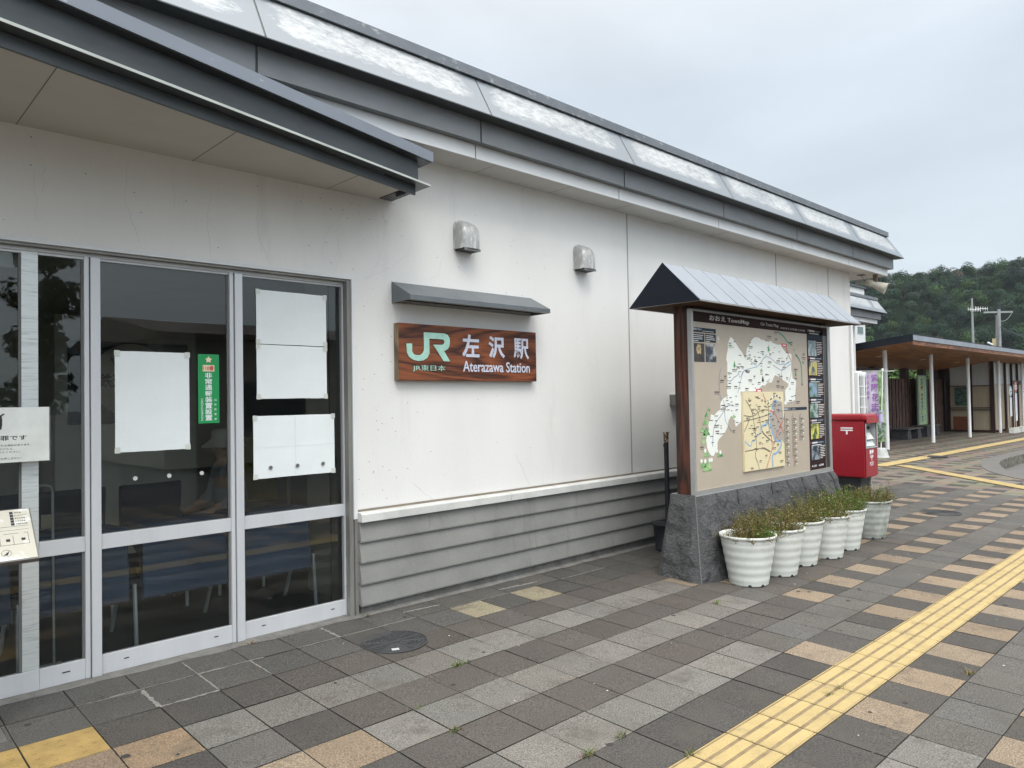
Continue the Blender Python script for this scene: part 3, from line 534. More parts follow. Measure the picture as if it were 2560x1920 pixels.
# eaves builder, used for both buildings
def eave(P, x1, dy, x0, jx, right_return=6.0):
    Y = lambda y: y+dy
    m = MB(); m.box(x0, x1, Y(.325), Y(.61), 3.386, 3.40); m.box(x1-.745, x1, Y(.61), Y(right_return), 3.386, 3.40); m.build('soffit', M['soffit'], P)
    m = MB(); x = x1-.31
    k = 0
    while x > x0:
        if x < x1-.75: m.box(x-.0025, x+.0025, Y(.33), Y(.608), 3.3845, 3.386)
        x -= .905
    m.each('soffit_joint', M['joint_light'], P)
    js = [x0]+[j for j in jx if j > x0]+[x1]
    m = MB()
    for a, b in zip(js[:-1], js[1:]): m.box(a+.006, (b-.006 if b < x1 else b), Y(.310), Y(.325), 3.380, 3.487)
    m.box(x1-.015, x1, Y(.325), Y(right_return), 3.380, 3.487); m.each('lower_fascia', M['white_fascia'], P)
    m = MB(); m.box(x0, x1-.02, Y(.326), Y(.34), 3.402, 3.49); m.build('fascia_backing', M['joint'], P)
    m = MB()
    for a, b in zip(js[:-1], js[1:]):
        b2 = b+.07 if b == x1 else b-.008
        m.box(a+.008, b2, Y(.243), Y(.255), 3.488, 3.66)
    m.box(x1+.058, x1+.07, Y(.255), Y(right_return), 3.488, 3.66)
    m.box(x0, x1+.055, Y(.258), Y(.31), 3.4885, 3.50); m.each('upper_fascia', M['grey_fascia'], P)
    m = MB(); m.box(x0, x1+.05, Y(.257), Y(.275), 3.501, 3.66); m.build('fascia_backing', M['joint'], P)
    m = MB(); m.box(x0, x1+.19, Y(.124), Y(.26), 3.661, 3.669); m.box(x1+.05, x1+.19, Y(.26), Y(right_return), 3.661, 3.669)
    m.build('eave_underside', M['dark_metal'], P)
    # sloping oxidised panels
    vs = []; fs = []; cs = []; nx, nz_ = 26, 8
    for a, b in zip(js[:-1], js[1:]):
        last = b == x1; base = len(vs)
        for j in range(nz_+1):
            t = j/nz_; bb = (b+.19-.185*t) if last else b-.005; aa = a+.008
            if last: pass
            for i in range(nx+1):
                s = i/nx; vs.append((aa+(bb-aa)*s, Y(.120+.185*t), 3.662+.335*t))
                ed = min(1, s/.10)*min(1, (1-s)/.15); lo = min(1, max(0, (t-.12)/.25)); hi = min(1, (1.0-t)/.03+.5)
                wig = .10*mnoise.noise(Vector((a+s*2.3, t*1.5, 3)))
                cs.append((.58+.36*(min(ed, 1)-1)+.30*(lo-1)+wig*1.3,)*3)
        W_ = nx+1
        for j in range(nz_):
            for i in range(nx): fs.append((base+j*W_+i, base+j*W_+i+1, base+(j+1)*W_+i+1, base+(j+1)*W_+i))
    n0 = len(vs)
    m = MB(); m.add(vs, fs); ob = m.build('roof_panel', M['panel'], P); 
    set_tint(ob, cs, 'VERT')
    m = MB(); m.px([(Y(.120), 3.655), (Y(.120), 3.661), (Y(.260), 3.661), (Y(.26), 3.655)], x0, x1+.186); m.build('drip_edge', M['dark_metal'], P)
    m = MB(); m.px([(Y(.129), 3.67), (Y(.31), 3.995), (Y(.33), 3.97), (Y(.16), 3.67)], x0, x1+.0); m.build('panel_backing', M['joint'], P)
    m = MB(); m.add([(x1+.19, Y(.12), 3.662), (x1+.19, Y(right_return), 3.662), (x1+.005, Y(right_return), 3.997), (x1+.005, Y(.305), 3.997)], [(0, 1, 2, 3)]); m.build('side_panel', M['gutter_face'], P)
    m = MB(); m.box(x0, x1+.012, Y(.283), Y(right_return), 4.004, 4.078); m.build('roof_coping', M['coping'], P)
    m = MB(); m.box(x0, x1+.0, Y(.315), Y(right_return)-.02, 3.98, 4.003); m.build('coping_shadow_gap', M['joint'], P)
J = [1.835+1.785*k for k in range(-6, 5)]
eave(ST, 10.525, 0, -8.4, J)
# entrance canopy with its skewed front edge
FX = lambda x, o=0: .124+.258*(x-1.249)+o
def skew(m, x0, x1, o0, o1, z0, z1, back=None):
    p = [(x0, FX(x0, o0), z0), (x1, FX(x1, o0), z0), (x1, back if back else FX(x1, o1), z0), (x0, back if back else FX(x0, o1), z0)]
    return m.prism(p, (0, 0, z1-z0))
XL = -4.5
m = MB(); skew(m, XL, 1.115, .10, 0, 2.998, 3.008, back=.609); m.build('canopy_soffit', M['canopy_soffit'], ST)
m = MB()
for x in (-2.9, -2.0, -1.095, -.195, .715): m.box(x-.002, x+.002, FX(x, .12), .606, 2.9965, 2.998)
m.each('canopy_soffit_joint', M['joint'], ST)
m = MB(); skew(m, XL, 1.249, 0, .075, 3.009, 3.019); m.prism([(1.15, FX(1.15, .075), 3.009), (1.249, FX(1.249, .075), 3.009), (1.262, .609, 3.009), (1.15, .609, 3.009)], (0, 0, .01))
m.build('canopy_flange', mat('canopy_flange_metal', (.08, .09, .095), .38, metal=.3, var=.15), ST)
m = MB(); skew(m, XL, 1.249, -.003, 0, 3.0085, 3.0215); m.build('canopy_flange_lip', mat('pale_lip_edge', (.40, .43, .40), .5), ST)  # thin paler strip along the front of the flange
m = MB(); skew(m, XL, 1.16, .078, .095, 2.945, 3.008); m.box(1.148, 1.16, FX(1.16, .1), .40, 2.975, 3.008); m.build('canopy_inner_beam', M['dark_metal'], ST)
m = MB(); skew(m, XL, 1.175, .062, .075, 3.02, 3.18); m.box(1.163, 1.175, FX(1.175, .08), .609, 3.02, 3.18); m.build('canopy_web', M['dark_metal'], ST)
m = MB(); skew(m, XL, 1.277, -.008, .004, 3.185, 3.255); m.box(1.27, 1.282, FX(1.28, .006), .5, 3.187, 3.255); m.build('canopy_gutter', M['gutter_face'], ST)
m = MB(); skew(m, XL, 1.27, .005, .13, 3.182, 3.19); m.build('canopy_gutter_underside', M['dark_metal'], ST)
m = MB(); m.prism([(XL, FX(XL, 0), 3.245), (1.27, FX(1.27, .006), 3.245), (1.27, .609, 3.33), (XL, .609, 3.33+.0)], (0, 0, .006)); m.build('canopy_roof', M['dark_metal'], ST)
# door surround
m = MB(); m.box(.900, .928, .600, .86, .69, 2.407); m.box(-3.2, .900, .600, .86, 2.385, 2.407); m.build('door_surround', M['white_fascia'], ST)
m = MB(); m.box(.905, .930, .602, .86, 0, .69); m.box(.868, .8995, .612, .86, 0, 2.384); m.box(-3.2, .868, .615, .86, 2.370, 2.384); m.build('door_reveal', mat('grey_metal_reveal', (.20, .195, .18), .45, metal=.2, var=.2, scale=8, stretch=(1, 1, .2)), ST)
m = MB(); m.box(-3.2, .868, .64, .86, -.02, .018); m.build('threshold', M['curb_concrete'], ST)
m = MB(); m.box(-3.2, .866, .662, .72, 2.352, 2.369); m.build('door_head_rail', M['alu'], ST)
def sash(x0, x1, st=(1, 1), mid=True, y=.672):
    d = bpy.data.objects.new('sliding_door', None); C.objects.link(d); d.parent = ST; d.location = Vector((x0, y, .02))-Vector(ST.location)
    m = MB()
    m.box(x0, x1, y, y+.035, .018, .124)
    if mid: m.box(x0, x1, y+.001, y+.034, .714, .796)
    if st[0]: m.box(x0-.022, x0, y-.002, y+.037, .018, 2.352)
    if st[1]: m.box(x1, x1+.022, y-.002, y+.037, .018, 2.352)
    m.box(x0, x1, y+.004, y+.03, 2.338, 2.352)
    m.each('door_rail', M['alu'], d, bevel=.0015)
    for z0, z1 in (((.124, .714), (.796, 2.338)) if mid else ((.124, 2.338),)):
        m = MB(); m.box(x0, x1, y+.018, y+.023, z0, z1); m.build('glass_pane', M['glass'], d)
    m = MB()
    for z0, z1 in (((.124, .714), (.796, 2.338)) if mid else ((.124, 2.338),)):
        m.box(x0, x1, y+.014, y+.027, z0, z0+.004); m.box(x1-.012, x1, y+.012, y+.028, z0, z1)
    m.build('glazing_gasket', M['joint'], d)
    if mid:
        m = MB()
        for x in (x0+.13, x1-.10): m.box(x-.013, x+.013, y-.0015, y, .075, .081)
        m.each('drain_slot', M['black'], d)
    return d
sash(.130, .862, (0, 0)); sash(-.690, .052, (0, 0)); sash(-.985, -.768, (0, 0))
sash(-2.3, -1.062, (0, 0), mid=False)
m = MB()
for x0, x1 in ((.052, .076), (-.768, -.744)): m.box(x0, x1, .664, .72, .018, 2.352)
for x0, x1 in ((.081, .130), (-.739, -.690)): m.box(x0, x1, .652, .735, .018, 2.352)
m.box(.862, .868, .665, .72, .018, 2.352)
m.each('door_post', M['alu'], ST, bevel=.002)
m = MB()
for x0 in (.076, -.744): m.box(x0, x0+.005, .69, .72, .018, 2.35)
m.each('door_seal', M['black'], ST)
m = MB(); m.box(-1.0619, -.9861, .673, .71, .018, .1238); m.build('door_rail', M['alu'], ST); m = MB(); m.box(-1.062, -.986, .676, .72, .124, 2.352); m.build('brushed_door_stile', M['steel'], ST)
# interior shell
m = MB(); m.box(-3.3, 6.0, 6.0, 6.1, 0, 2.7); m.box(1.03, 1.10, 1.10, 1.52, 0, 2.7); m.box(-3.35, -3.25, .9, 6, 0, 2.7); m.box(5.9, 6, 1.5, 6, 0, 2.7); m.box(1.1, 6, 1.42, 1.52, 0, 2.7); m.build('interior_wall', M['interior_wall'], ST)
m = MB(); m.box(-3.3, 6, .72, 6.0, -.05, .02); m.build('interior_floor', M['interior_floor'], ST)
m = MB(); m.box(-3.3, 6, .87, 6.0, 2.62, 2.7); m.build('interior_ceiling', M['interior_wall'], ST)
m = MB(); m.box(.99, 1.06, .80, 1.095, .02, 2.6); m.build('interior_door', M['brown_wood'], ST)
m = MB(); m.box(-1.9, -1.03, .88, .92, 2.29, 2.55); m.build('roller_blind', M['white_fascia'], ST)
m = MB(); m.box(-8, 9.7, 1.0, 6.9, 3.9, 3.97); m.build('flat_roof', M['coping'], ST)
UX, UZ = (1, 0, 0), (0, 0, 1)
# ------------------------------------------------------------------ station name board and its little roof
SB = thing('station_name_board', 'varnished brown wooden station name board with mint emblem and silver lettering', 'sign', (1.986, .61, 1.67))
m = MB(); m.box(1.262, 2.713, .5505, .608, 1.670, 2.098); m.build('board', M['sign_wood'], SB, bevel=.004)
m = MB(); m.box(1.2585, 1.2618, .553, .606, 1.673, 2.095); m.build('board_end', M['sign_side'], SB)
LOGO = [(1.328, 1.945), (1.38, 1.947), (1.38, 1.89), (1.396, 1.866), (1.423, 1.861), (1.456, 1.863), (1.478, 1.877), (1.49, 1.9), (1.49, 2.037), (1.69, 2.038), (1.722, 2.028), (1.740, 2.005), (1.744, 1.975), (1.738, 1.942), (1.723, 1.919), (1.701, 1.906), (1.683, 1.901), (1.743, 1.82), (1.678, 1.820), (1.578, 1.946), (1.666, 1.948), (1.684, 1.957), (1.688, 1.970), (1.684, 1.984), (1.670, 1.990), (1.542, 1.990), (1.542, 1.879), (1.524, 1.845), (1.483, 1.822), (1.435, 1.816), (1.389, 1.823), (1.349, 1.846), (1.332, 1.878)]
m = MB(); m.prism([(x, .5500, z) for x, z in LOGO], (0, -.006, 0)); m.build('emblem', M['mint'], SB, tri=True, bevel=.002)
def st(s, x0, x1, z0, z1, mt, name='lettering', bold=0.0, y=.5502, d=.004, P=SB): return text(name, s, mt, (x0, y, z0), UX, UZ, x1-x0, z1-z0, P, d, bold)
st('左', 1.869, 2.050, 1.861, 2.042, M['silver_letters'], bold=.028); st('沢', 2.151, 2.334, 1.860, 2.041, M['silver_letters'], bold=.028); st('駅', 2.437, 2.619, 1.859, 2.036, M['silver_letters'], bold=.018)
st('Aterazawa Station', 1.875, 2.626, 1.743, 1.830, M['silver_letters'], bold=.010)
st('JR東日本', 1.385, 1.695, 1.738, 1.788, M['mint'], bold=.0)
AW = thing('sign_awning', 'dark grey metal hood on the wall over the wooden name board', 'awning', (1.98, .61, 2.25))
am = mat('grey_awning_metal', (.13, .145, .155), .40, metal=.3, var=.10, scale=5)
m = MB(); m.px([(.608, 2.402), (.608, 2.406), (.374, 2.285), (.374, 2.250), (.378, 2.250), (.378, 2.282)], 1.249, 2.711); m.build('hood_sheet', am, AW)
m = MB()
for x in (1.246, 2.711): m.prism([(x, .608, 2.247), (x, .374, 2.250), (x, .374, 2.285), (x, .608, 2.406)], (.003, 0, 0))
m.each('hood_end', am, AW)
m = MB(); m.px([(.379, 2.25), (.379, 2.254), (.410, 2.254), (.410, 2.25)], 1.25, 2.71); m.px([(.59, 2.247), (.59, 2.251), (.607, 2.251), (.607, 2.247)], 1.25, 2.71); m.build('hood_inner_lip', mat('pale_inner_lip', (.30, .30, .28), .6), AW)
m = MB(); m.px([(.411, 2.268), (.411, 2.271), (.589, 2.271), (.589, 2.268)], 1.25, 2.71); m.build('hood_underside', M['black'], AW)
# vent hoods
def vent(cx):
    P = thing('vent_hood', '', 'vent hood', (cx, .61, 2.72), 'stainless vent hoods above the name board')
    w2, H, D = .100, .235, .13; m = MB(); vs = []; fs = []; nu, nv = 16, 12
    for j in range(nv+1):          # j: 0 bottom .. nv top
        for i in range(nu+1):
            a = PI*i/nu; t = j/nv
            sx = math.copysign(abs(math.cos(a))**.42, math.cos(a)); sy = abs(math.sin(a))**.55
            top = (1-max(0, (t-.30)/.70)**2.3)
            k = max(0.0, top)**.5
            zz = .005+H*t
            wx = w2*(1-.34*max(0, (t-.60)/.40)**2.4)
            vs.append((cx+sx*wx*.93, .606-D*sy*k, 2.72+zz))
    for j in range(nv):
        for i in range(nu): fs.append((j*(nu+1)+i, j*(nu+1)+i+1, (j+1)*(nu+1)+i+1, (j+1)*(nu+1)+i))
    m.add(vs, fs); m.build('hood_shell', M['hood_silver'], P, smooth=True)
    m = MB(); pr = []
    for i in range(24):
        t = i/23; a = PI*t
        pr.append((cx+w2*math.copysign(abs(math.cos(a))**.5, math.cos(a)), .605, 2.86+.105*abs(math.sin(a))**.6))
    pr = [(cx+w2, .605, 2.722)]+pr+[(cx-w2, .605, 2.722)]
    m.prism(pr, (0, -.007, 0)); m.build('wall_flange', M['hood_silver'], P)
    m = MB(); m.box(cx-w2*.86, cx+w2*.86, .49, .604, 2.712, 2.728); m.build('damper_opening', M['black'], P)
    m = MB(); m.box(cx-w2*.86, cx+w2*.80, .486, .4895, 2.706, 2.726); m.build('damper_lip', M['alu_dark'], P)
    return P
v1 = vent(1.945); v1['label'] = 'rounded stainless vent hood on the white wall, left one nearer the entrance canopy'
v2 = vent(3.395); v2['label'] = 'rounded stainless vent hood on the white wall, right one nearer the map board roof'
# sensor box on the wall beside the map board post
P = thing('wall_box', 'small grey metal box on the white wall beside the wooden map board post', 'box', (4.86, .61, 1.42))
m = MB(); m.box(4.82, 4.95, .50, .609, 1.42, 1.54); m.build('box_body', M['alu_dark'], P, bevel=.004)
m = MB(); m.box(4.95, 4.985, .53, .60, 1.43, 1.49); m.build('side_latch', M['black'], P)
# ------------------------------------------------------------------ papers on the glass
GY = .689
def paper(label, x0, x1, z0, z1, grp='blank papers taped inside the glass doors', bulge=.004):
    P = thing('blank_paper', label, 'paper', ((x0+x1)/2, GY, z0), grp)
    m = MB(); vs = []; fs = []; n = 14; sd_ = random.random()*20
    for j in range(n+1):
        for i in range(n+1):
            s, t = i/n, j/n; x = x0+(x1-x0)*s; z = z0+(z1-z0)*t
            if j in (0, n): z += .002*mnoise.noise(Vector((s*4+sd_, t, 1)))
            vs.append((x, GY-.001-bulge*(.5+.5*mnoise.noise(Vector((s*2.2+sd_, t*2.2, sd_))))*(math.sin(PI*min(1, max(0, t)))**.5 if 0 < t < 1 else 0), z))
    for j in range(n):
        for i in range(n): fs.append((j*(n+1)+i, j*(n+1)+i+1, (j+1)*(n+1)+i+1, (j+1)*(n+1)+i))
    m.add(vs, fs); m.build('sheet', M['paper'], P, smooth=True)
    m = MB()
    for x in (x0-.004, x1-.026):
        for z in (z0-.004, z1-.030): m.box(x, x+.030, GY-.0062, GY-.0056, z, z+.034)
    m.build('tape', mat('aged_tape', (.55, .57, .52), .4), P)
    return P
paper('large blank white sheet taped to the middle glass door beside the green sticker', -.609, -.194, 1.249, 1.833)
paper('blank white sheet at the top of the right glass door, above two others', .235, .745, 1.909, 2.265)
paper('blank white sheet in the middle of three on the right glass door', .235, .745, 1.548, 1.904)
pl = paper('wide creased blank sheet with three round studs, lowest on the right glass door', .208, .799, 1.026, 1.435)
m = MB(); m.box(.500, .5015, GY-.0068, GY-.0066, 1.03, 1.43); m.box(.21, .797, GY-.0068, GY-.0066, 1.228, 1.2292); m.build('fold_line', mat('fold_shade', (.55, .58, .58), .8), pl)
GS = thing('green_sticker', 'tall green emergency alarm sticker with white vertical Japanese lettering and red 110', 'sticker', (-.076, .69, 1.4))
m = MB(); m.box(-.141, -.0105, GY-.0015, GY, 1.400, 1.829); m.build('sticker_sheet', M['green_sticker'], GS)
gy = GY-.0018
st_pts = []
for k in range(10):
    a = PI/2+2*PI*k/10; r = .022 if k % 2 == 0 else .0125; st_pts.append((-.0755+r*math.cos(a), gy, 1.795+r*math.sin(a)))
m = MB(); m.prism(st_pts, (0, -.0006, 0)); m.build('star', M['cream'], GS, tri=True)
m = MB(); m.box(-.112, -.040, gy-.0004, gy, 1.722, 1.762); m.build('number_ground', M['cream'], GS)
text('lettering', '110番', M['red_print'], (-.109, gy-.0006, 1.727), UX, UZ, .066, .031, GS, .0004, .02)
vtext('lettering', '非常通報装置設置', M['white_paint'], (-.0985, gy, 1.714), UX, UZ, .044, .034, .0375, GS, .014, .0006)
vtext('lettering', '山形県警察', M['white_paint'], (-.042, gy, 1.552), UX, UZ, .014, .014, .030, GS, .0, .0006)
vtext('lettering', '公財日本防犯通信協会', M['white_paint'], (-.124, gy, 1.556), UX, UZ, .013, .0125, .0143, GS, .0, .0006)
# round studs on the glass
for i, x in enumerate((-.503, -.314, -.122, .322, .513, .705)):
    o = MB().disc((x, GY-.008 if x > 0 else GY+.003, 1.094), .0125, 20, (0, -1, 0), .004).build('glass_stud', M['alu'] if x < 0 else M['alu_dark'])
    tag(o, ('pale round stud on the middle glass door, %s of its row of three' if x < 0 else 'dark round stud on the wide creased sheet, %s of its row of three') % ('left', 'middle', 'right')[i % 3], 'stud', 'round studs on the glass doors')
# crime notice
CN = thing('warning_notice', 'laminated white notice with a black hand symbol and Japanese warning text', 'notice', (-1.15, .6, 1.23))
m = MB(); m.box(-1.56, -.952, .600, .602, 1.235, 1.518); m.build('laminate', mat('laminated_white_card', (.66, .68, .64), .35), CN)
m = MB(); m.box(-.956, -.946, .6025, .606, 1.231, 1.515); m.build('backing_edge', M['alu_dark'], CN)
ny = .5996
text('lettering', '暴力行為は犯罪です', M['black'], (-1.405, ny, 1.348), UX, UZ, .352, .026, CN, .0005, .012)
for s, x1, z in (('法律により厳しく罰せられる場合があります。', -1.035, 1.318), ('このような行為を見かけたら、', -1.110, 1.300), ('お近くの"係員"にお伝えください。', -1.080, 1.284), ('私たちはこのような行為を許しません！', -1.078, 1.251)):
    wd = .0135*len(s); text('lettering', s, M['black'], (x1-wd, ny, z), UX, UZ, wd, .0105, CN, .0004)
m = MB(); hx = -1.205
m.prism([(hx, ny, 1.405), (hx+.042, ny, 1.405), (hx+.046, ny, 1.43), (hx+.046, ny, 1.462), (hx, ny, 1.462)], (0, -.0006, 0))
for k in range(4): m.prism([(hx+.001+k*.0115, ny, 1.4625), (hx+.0105+k*.0115, ny, 1.4625), (hx+.0105+k*.0115, ny, 1.478-.004*abs(k-1.5)), (hx+.001+k*.0115, ny, 1.478-.004*abs(k-1.5))], (0, -.0006, 0))
m.prism([(hx-.06, ny-.0008, 1.415), (hx+.052, ny-.0008, 1.488), (hx+.056, ny-.0008, 1.482), (hx-.056, ny-.0008, 1.409)], (0, -.0006, 0))
m.build('hand_symbol', M['black'], CN)
# tilted guide board in front of the doors
GB = thing('tilted_guide_board', 'tilted cream floor guide panel in a bronze frame standing before the doors', 'guide board', (-1.35, .15, 0))
top = Vector((-1.095, .30, 1.030)); bot = Vector((-1.093, .10, .815)); Vd = (top-bot).normalized(); Un = Vector((1, 0, 0)); Nn = Un.cross(Vd)
def gb(a, b, c=0): return bot + Un*a + Vd*b + Nn*c          # a measured left (negative) from the right edge, b up the slope
Hh = (top-bot).length
m = MB(); m.prism([gb(-.62, 0, -.030), gb(0, 0, -.030), gb(0, Hh, -.030), gb(-.62, Hh, -.030)], Nn*.028); m.build('panel_frame', M['alu_dark'], GB)
m = MB(); m.prism([gb(-.612, .006, -.001), gb(-.007, .006, -.001), gb(-.007, Hh-.006, -.001), gb(-.612, Hh-.006, -.001)], Nn*.002); m.build('panel_face', mat('weathered_cream_panel', (.50, .48, .40), .5, col2=(.70, .71, .68), thr=(.55, .62), scale=7), GB)
m = MB(); m.box(-1.38, -1.30, .19, .24, 0, .9); m.box(-1.46, -1.22, .10, .34, 0, .012); m.build('pedestal', M['alu_dark'], GB)
def gbt(s, a, b, w_, h_): text('lettering', s, M['black'], gb(a, b, .0012), Un, Vd, w_, h_, GB, .0004)
m = MB()
for k in range(5):
    b = .262-k*.0165; m.prism([gb(-.088, b, .0012), gb(-.074, b, .0012), gb(-.074, b+.014, .0012), gb(-.088, b+.014, .0012)], Nn*.0005)
for a0, a1, b0, b1 in ((-.26, -.02, .190, .1912), (-.26, -.022, .170, .1708), (-.30, -.028, .088, .0895), (-.30, -.145, .150, .1515), (-.125, -.065, .150, .1515), (-.045, -.028, .150, .1515), (-.0295, -.028, .088, .152), (-.142, -.1405, .088, .150), (-.09, -.0885, .088, .14), (-.2, -.1985, .088, .14)):
    m.prism([gb(a0, b0, .0012), gb(a1, b0, .0012), gb(a1, b1, .0012), gb(a0, b1, .0012)], Nn*.0005)
for a in (-.118, -.058): m.prism([gb(a, .108, .0012), gb(a+.016, .108, .0012), gb(a+.016, .122, .0012), gb(a, .122, .0012)], Nn*.0005)
m.build('floor_plan', M['black'], GB)
for k, s in enumerate(('待合室', 'きっぷうりば', '男子化粧室', '女子化粧室', '多機能化粧室')): gbt(s, -.070, .2655-k*.0165, .006*len(s)+.012, .0075)
ring = MB(); pts = [gb(-.125+.019*math.cos(2*PI*k/24), .045+.019*math.sin(2*PI*k/24), .0014) for k in range(25)]; ring.tube(pts, .0008, 4)
ring.prism([gb(-.137, .035, .0012), gb(-.118, .052, .0012), gb(-.112, .060, .0012), gb(-.120, .034, .0012)], Nn*.0005); ring.build('compass', M['black'], GB)
# ------------------------------------------------------------------ inside the waiting room
def bench(label, y, x0, n, ztop, wd, gap, blue=True, depth=.55):
    P = thing('waiting_bench' if blue else 'padded_bench', label, 'bench', (x0, y, .02))
    for k in range(n):
        a = x0+k*(wd+gap); m = MB()
        if blue: m.px([(y, .31), (y+.02, .30), (y+.045, .40), (y+.055, .52), (y+.02, .68), (y+.0, .745), (y+.03, .765), (y+.42, .74), (y+.42, .70), (y+.06, .70), (y+.04, .66), (y+.005, .52), (y-.0, .40)], a, a+wd)
        else: m.px([(y, ztop-.40), (y+.04, ztop-.42), (y+.03, ztop), (y-.03, ztop+.01), (y-.035, ztop-.03)], a+.03, a+wd-.03); m.box(a, a+wd, y-.45, y, .40, .47)
        m.build('seat_shell' if blue else 'chair_back', M['blue_seat'] if blue else M['dark_seat'], P, bevel=.008)
    m = MB()
    for k in range(n+1):
        a = x0+k*(wd+gap)-gap/2
        m.tube([(a, y+.03, .40), (a, y+.0, .02)], .013, 10); m.tube([(a, y+.30, .40), (a-.02, y+.45, .02)], .013, 10)
    m.each('leg', M['chrome'], P)
    m = MB(); m.box(x0-.05, x0+n*(wd+gap), y+.10, y+.16, .36, .42); m.build('beam', M['dark_seat'], P)
    return P
bench('row of blue vinyl seats with chrome legs right behind the glass doors', 1.03, -1.59, 4, .75, .535, .08)
bench('row of dark padded chair backs farther inside behind the blue seats', 1.75, -1.33, 3, .95, .47, .035, False)
# barrier rail
P = thing('hoop_rail', 'thin steel hoop rail standing just inside the left glass door', 'rail', (-.9, .98, .02))
m = MB(); m.tube([(-1.05, .93, 1.06), (-.90, .98, 1.07), (-.87, .99, 1.06), (-.855, 1.0, 1.03), (-.85, 1.0, .02)], .007, 8); m.build('rail_tube', M['steel'], P)
m = MB(); m.box(-1.0, -.80, .93, 1.07, .02, .026); m.build('base_plate', M['white_fascia'], P)
m = MB(); m.box(-.915, -.862, .985, .989, .82, .90); m.build('tag', mat('yellowed_tag', (.30, .28, .2), .6), P)
# easel with a yellow panel
P = thing('display_easel', 'silver easel holding an olive yellow panel deep inside the right door', 'easel', (.95, 2.6, .02))
m = MB()
for x in (.70, 1.25): m.tube([(x, 2.3, .02), (x+.15, 2.55, 1.15)], .016, 8)
m.each('leg', M['chrome'], P)
m = MB(); m.prism([(.80, 2.56, .62), (1.3, 2.56, .62), (1.3, 2.70, 1.2), (.8, 2.70, 1.2)], (0, .02, 0)); m.build('panel', mat('olive_yellow_panel', (.22, .18, .03), .7), P)
# round poster on the back wall
P = thing('round_poster', 'large pale round poster with dark lettering on the back wall of the waiting room', 'poster', (.25, 4.0, 1.6))
m = MB(); m.box(-.1, 1.0, 4.0, 4.03, 1.35, 2.15); m.build('poster_sheet', mat('navy_poster', (.05, .08, .10), .6), P)
m = MB(); m.disc((.45, 3.995, 1.78), .36, 40, (0, -1, 0), .003); m.build('poster_disc', mat('pale_disc', (.40, .38, .33), .6), P)
text('lettering', 'やまがた', M['black'], (.25, 3.990, 1.92), UX, UZ, .4, .1, P, .002); text('lettering', '鉄道応援団', M['black'], (.16, 3.990, 1.70), UX, UZ, .58, .14, P, .002, .02)
m = MB(); m.box(-.2, 1.1, 4.05, 4.10, .02, 2.4); m.build('partition', M['interior_wall'], P)
# ------------------------------------------------------------------ town map board
MBd = thing('town_map_board', 'roofed wooden town map board on a rough dark stone plinth', 'map board', (4.915, -.387, -.03))
def stone_face(P, A, B, Cc, D, seed, nx=22, ny=34, amp=.03):
    """A,B bottom left/right; C,D top right/left; rough split face"""
    A, B, Cc, D = map(Vector, (A, B, Cc, D)); nrm = (B-A).cross(D-A).normalized(); vs = []; fs = []
    rr_ = random.Random(seed); pls = [(rr_.uniform(-1.1, 1.1), rr_.uniform(-1.3, 1.3), rr_.uniform(.15, .85), rr_.uniform(.1, .9)) for _ in range(7)]
    for j in range(ny+1):
        for i in range(nx+1):
            s, t = i/nx, j/ny; p = (A*(1-s)+B*s)*(1-t)+(D*(1-s)+Cc*s)*t
            ed = min(1, min(s, 1-s)*9, min(t+.15, 1-t)*9)
            q = Vector((p.x*4.2+p.z*1.5, p.y*4.2, p.z*3.4-p.x*1.2))+Vector((seed*3.7, seed, seed*2)); d = mnoise.fractal(q, .7, 2.1, 6)*.8+abs(mnoise.noise(q*1.4+Vector((9, 0, 0))))*.9
            dd = (mnoise.ridged_multi_fractal(q*.9, .9, 2.0, 4, 1.0, 2.0)-1.0)*.5
            fc = min(.9+a_*(s-c_)+b_*(t-e_) for a_, b_, c_, e_ in pls)
            vs.append(p+nrm*(amp*(d*.55+dd*.7+.2+fc*.75)*ed))
    for j in range(ny):
        for i in range(nx): fs.append((j*(nx+1)+i, j*(nx+1)+i+1, (j+1)*(nx+1)+i+1, (j+1)*(nx+1)+i))
    m = MB(); m.add(vs, fs); return m
zs0, zs1 = -.06, .678; bx0, bx1, by0, by1 = 3.42, 6.42, -.607, -.167; tx0, tx1, ty0, ty1 = 3.52, 6.32, -.502, -.262
PL = bpy.data.objects.new('stone_plinth', None); C.objects.link(PL); PL.parent = MBd
m = MB(); m.add([(bx0+.03, by0+.022, zs0), (bx1-.03, by0+.022, zs0), (bx1-.03, by1-.03, zs0), (bx0+.03, by1-.03, zs0), (tx0+.03, ty0+.022, zs1-.014), (tx1-.03, ty0+.022, zs1-.014), (tx1-.03, ty1-.03, zs1-.014), (tx0+.03, ty1-.03, zs1-.014)],
      [(4, 5, 6, 7), (0, 1, 5, 4), (1, 2, 6, 5), (2, 3, 7, 6), (3, 0, 4, 7)]); m.build('mortar_core', mat('dark_mortar', (.05, .05, .05), .9), PL)
stone_face(MBd, (bx0, by1, zs0), (bx0, by0, zs0), (tx0, ty0, zs1), (tx0, ty1, zs1), 3, 34, 50, .034).build('stone_block', M['stone'], PL)
tj = [3.52, 3.852, 4.212, 4.533, 4.861, 5.179, 5.519, 5.863, 6.191, 6.32]; fb = lambda x: bx0+(x-tx0)*(bx1-bx0)/(tx1-tx0)
for k, (a, b) in enumerate(zip(tj[:-1], tj[1:])):
    g = .006 if k else .006
    stone_face(MBd, (fb(a)+g, by0, zs0), (fb(b)-.006, by0, zs0), (b-.006, ty0, zs1-.012), (a+g, ty0, zs1-.012), 10+k*1.7, 26, 50, .050).build('stone_block', M['stone'], PL)
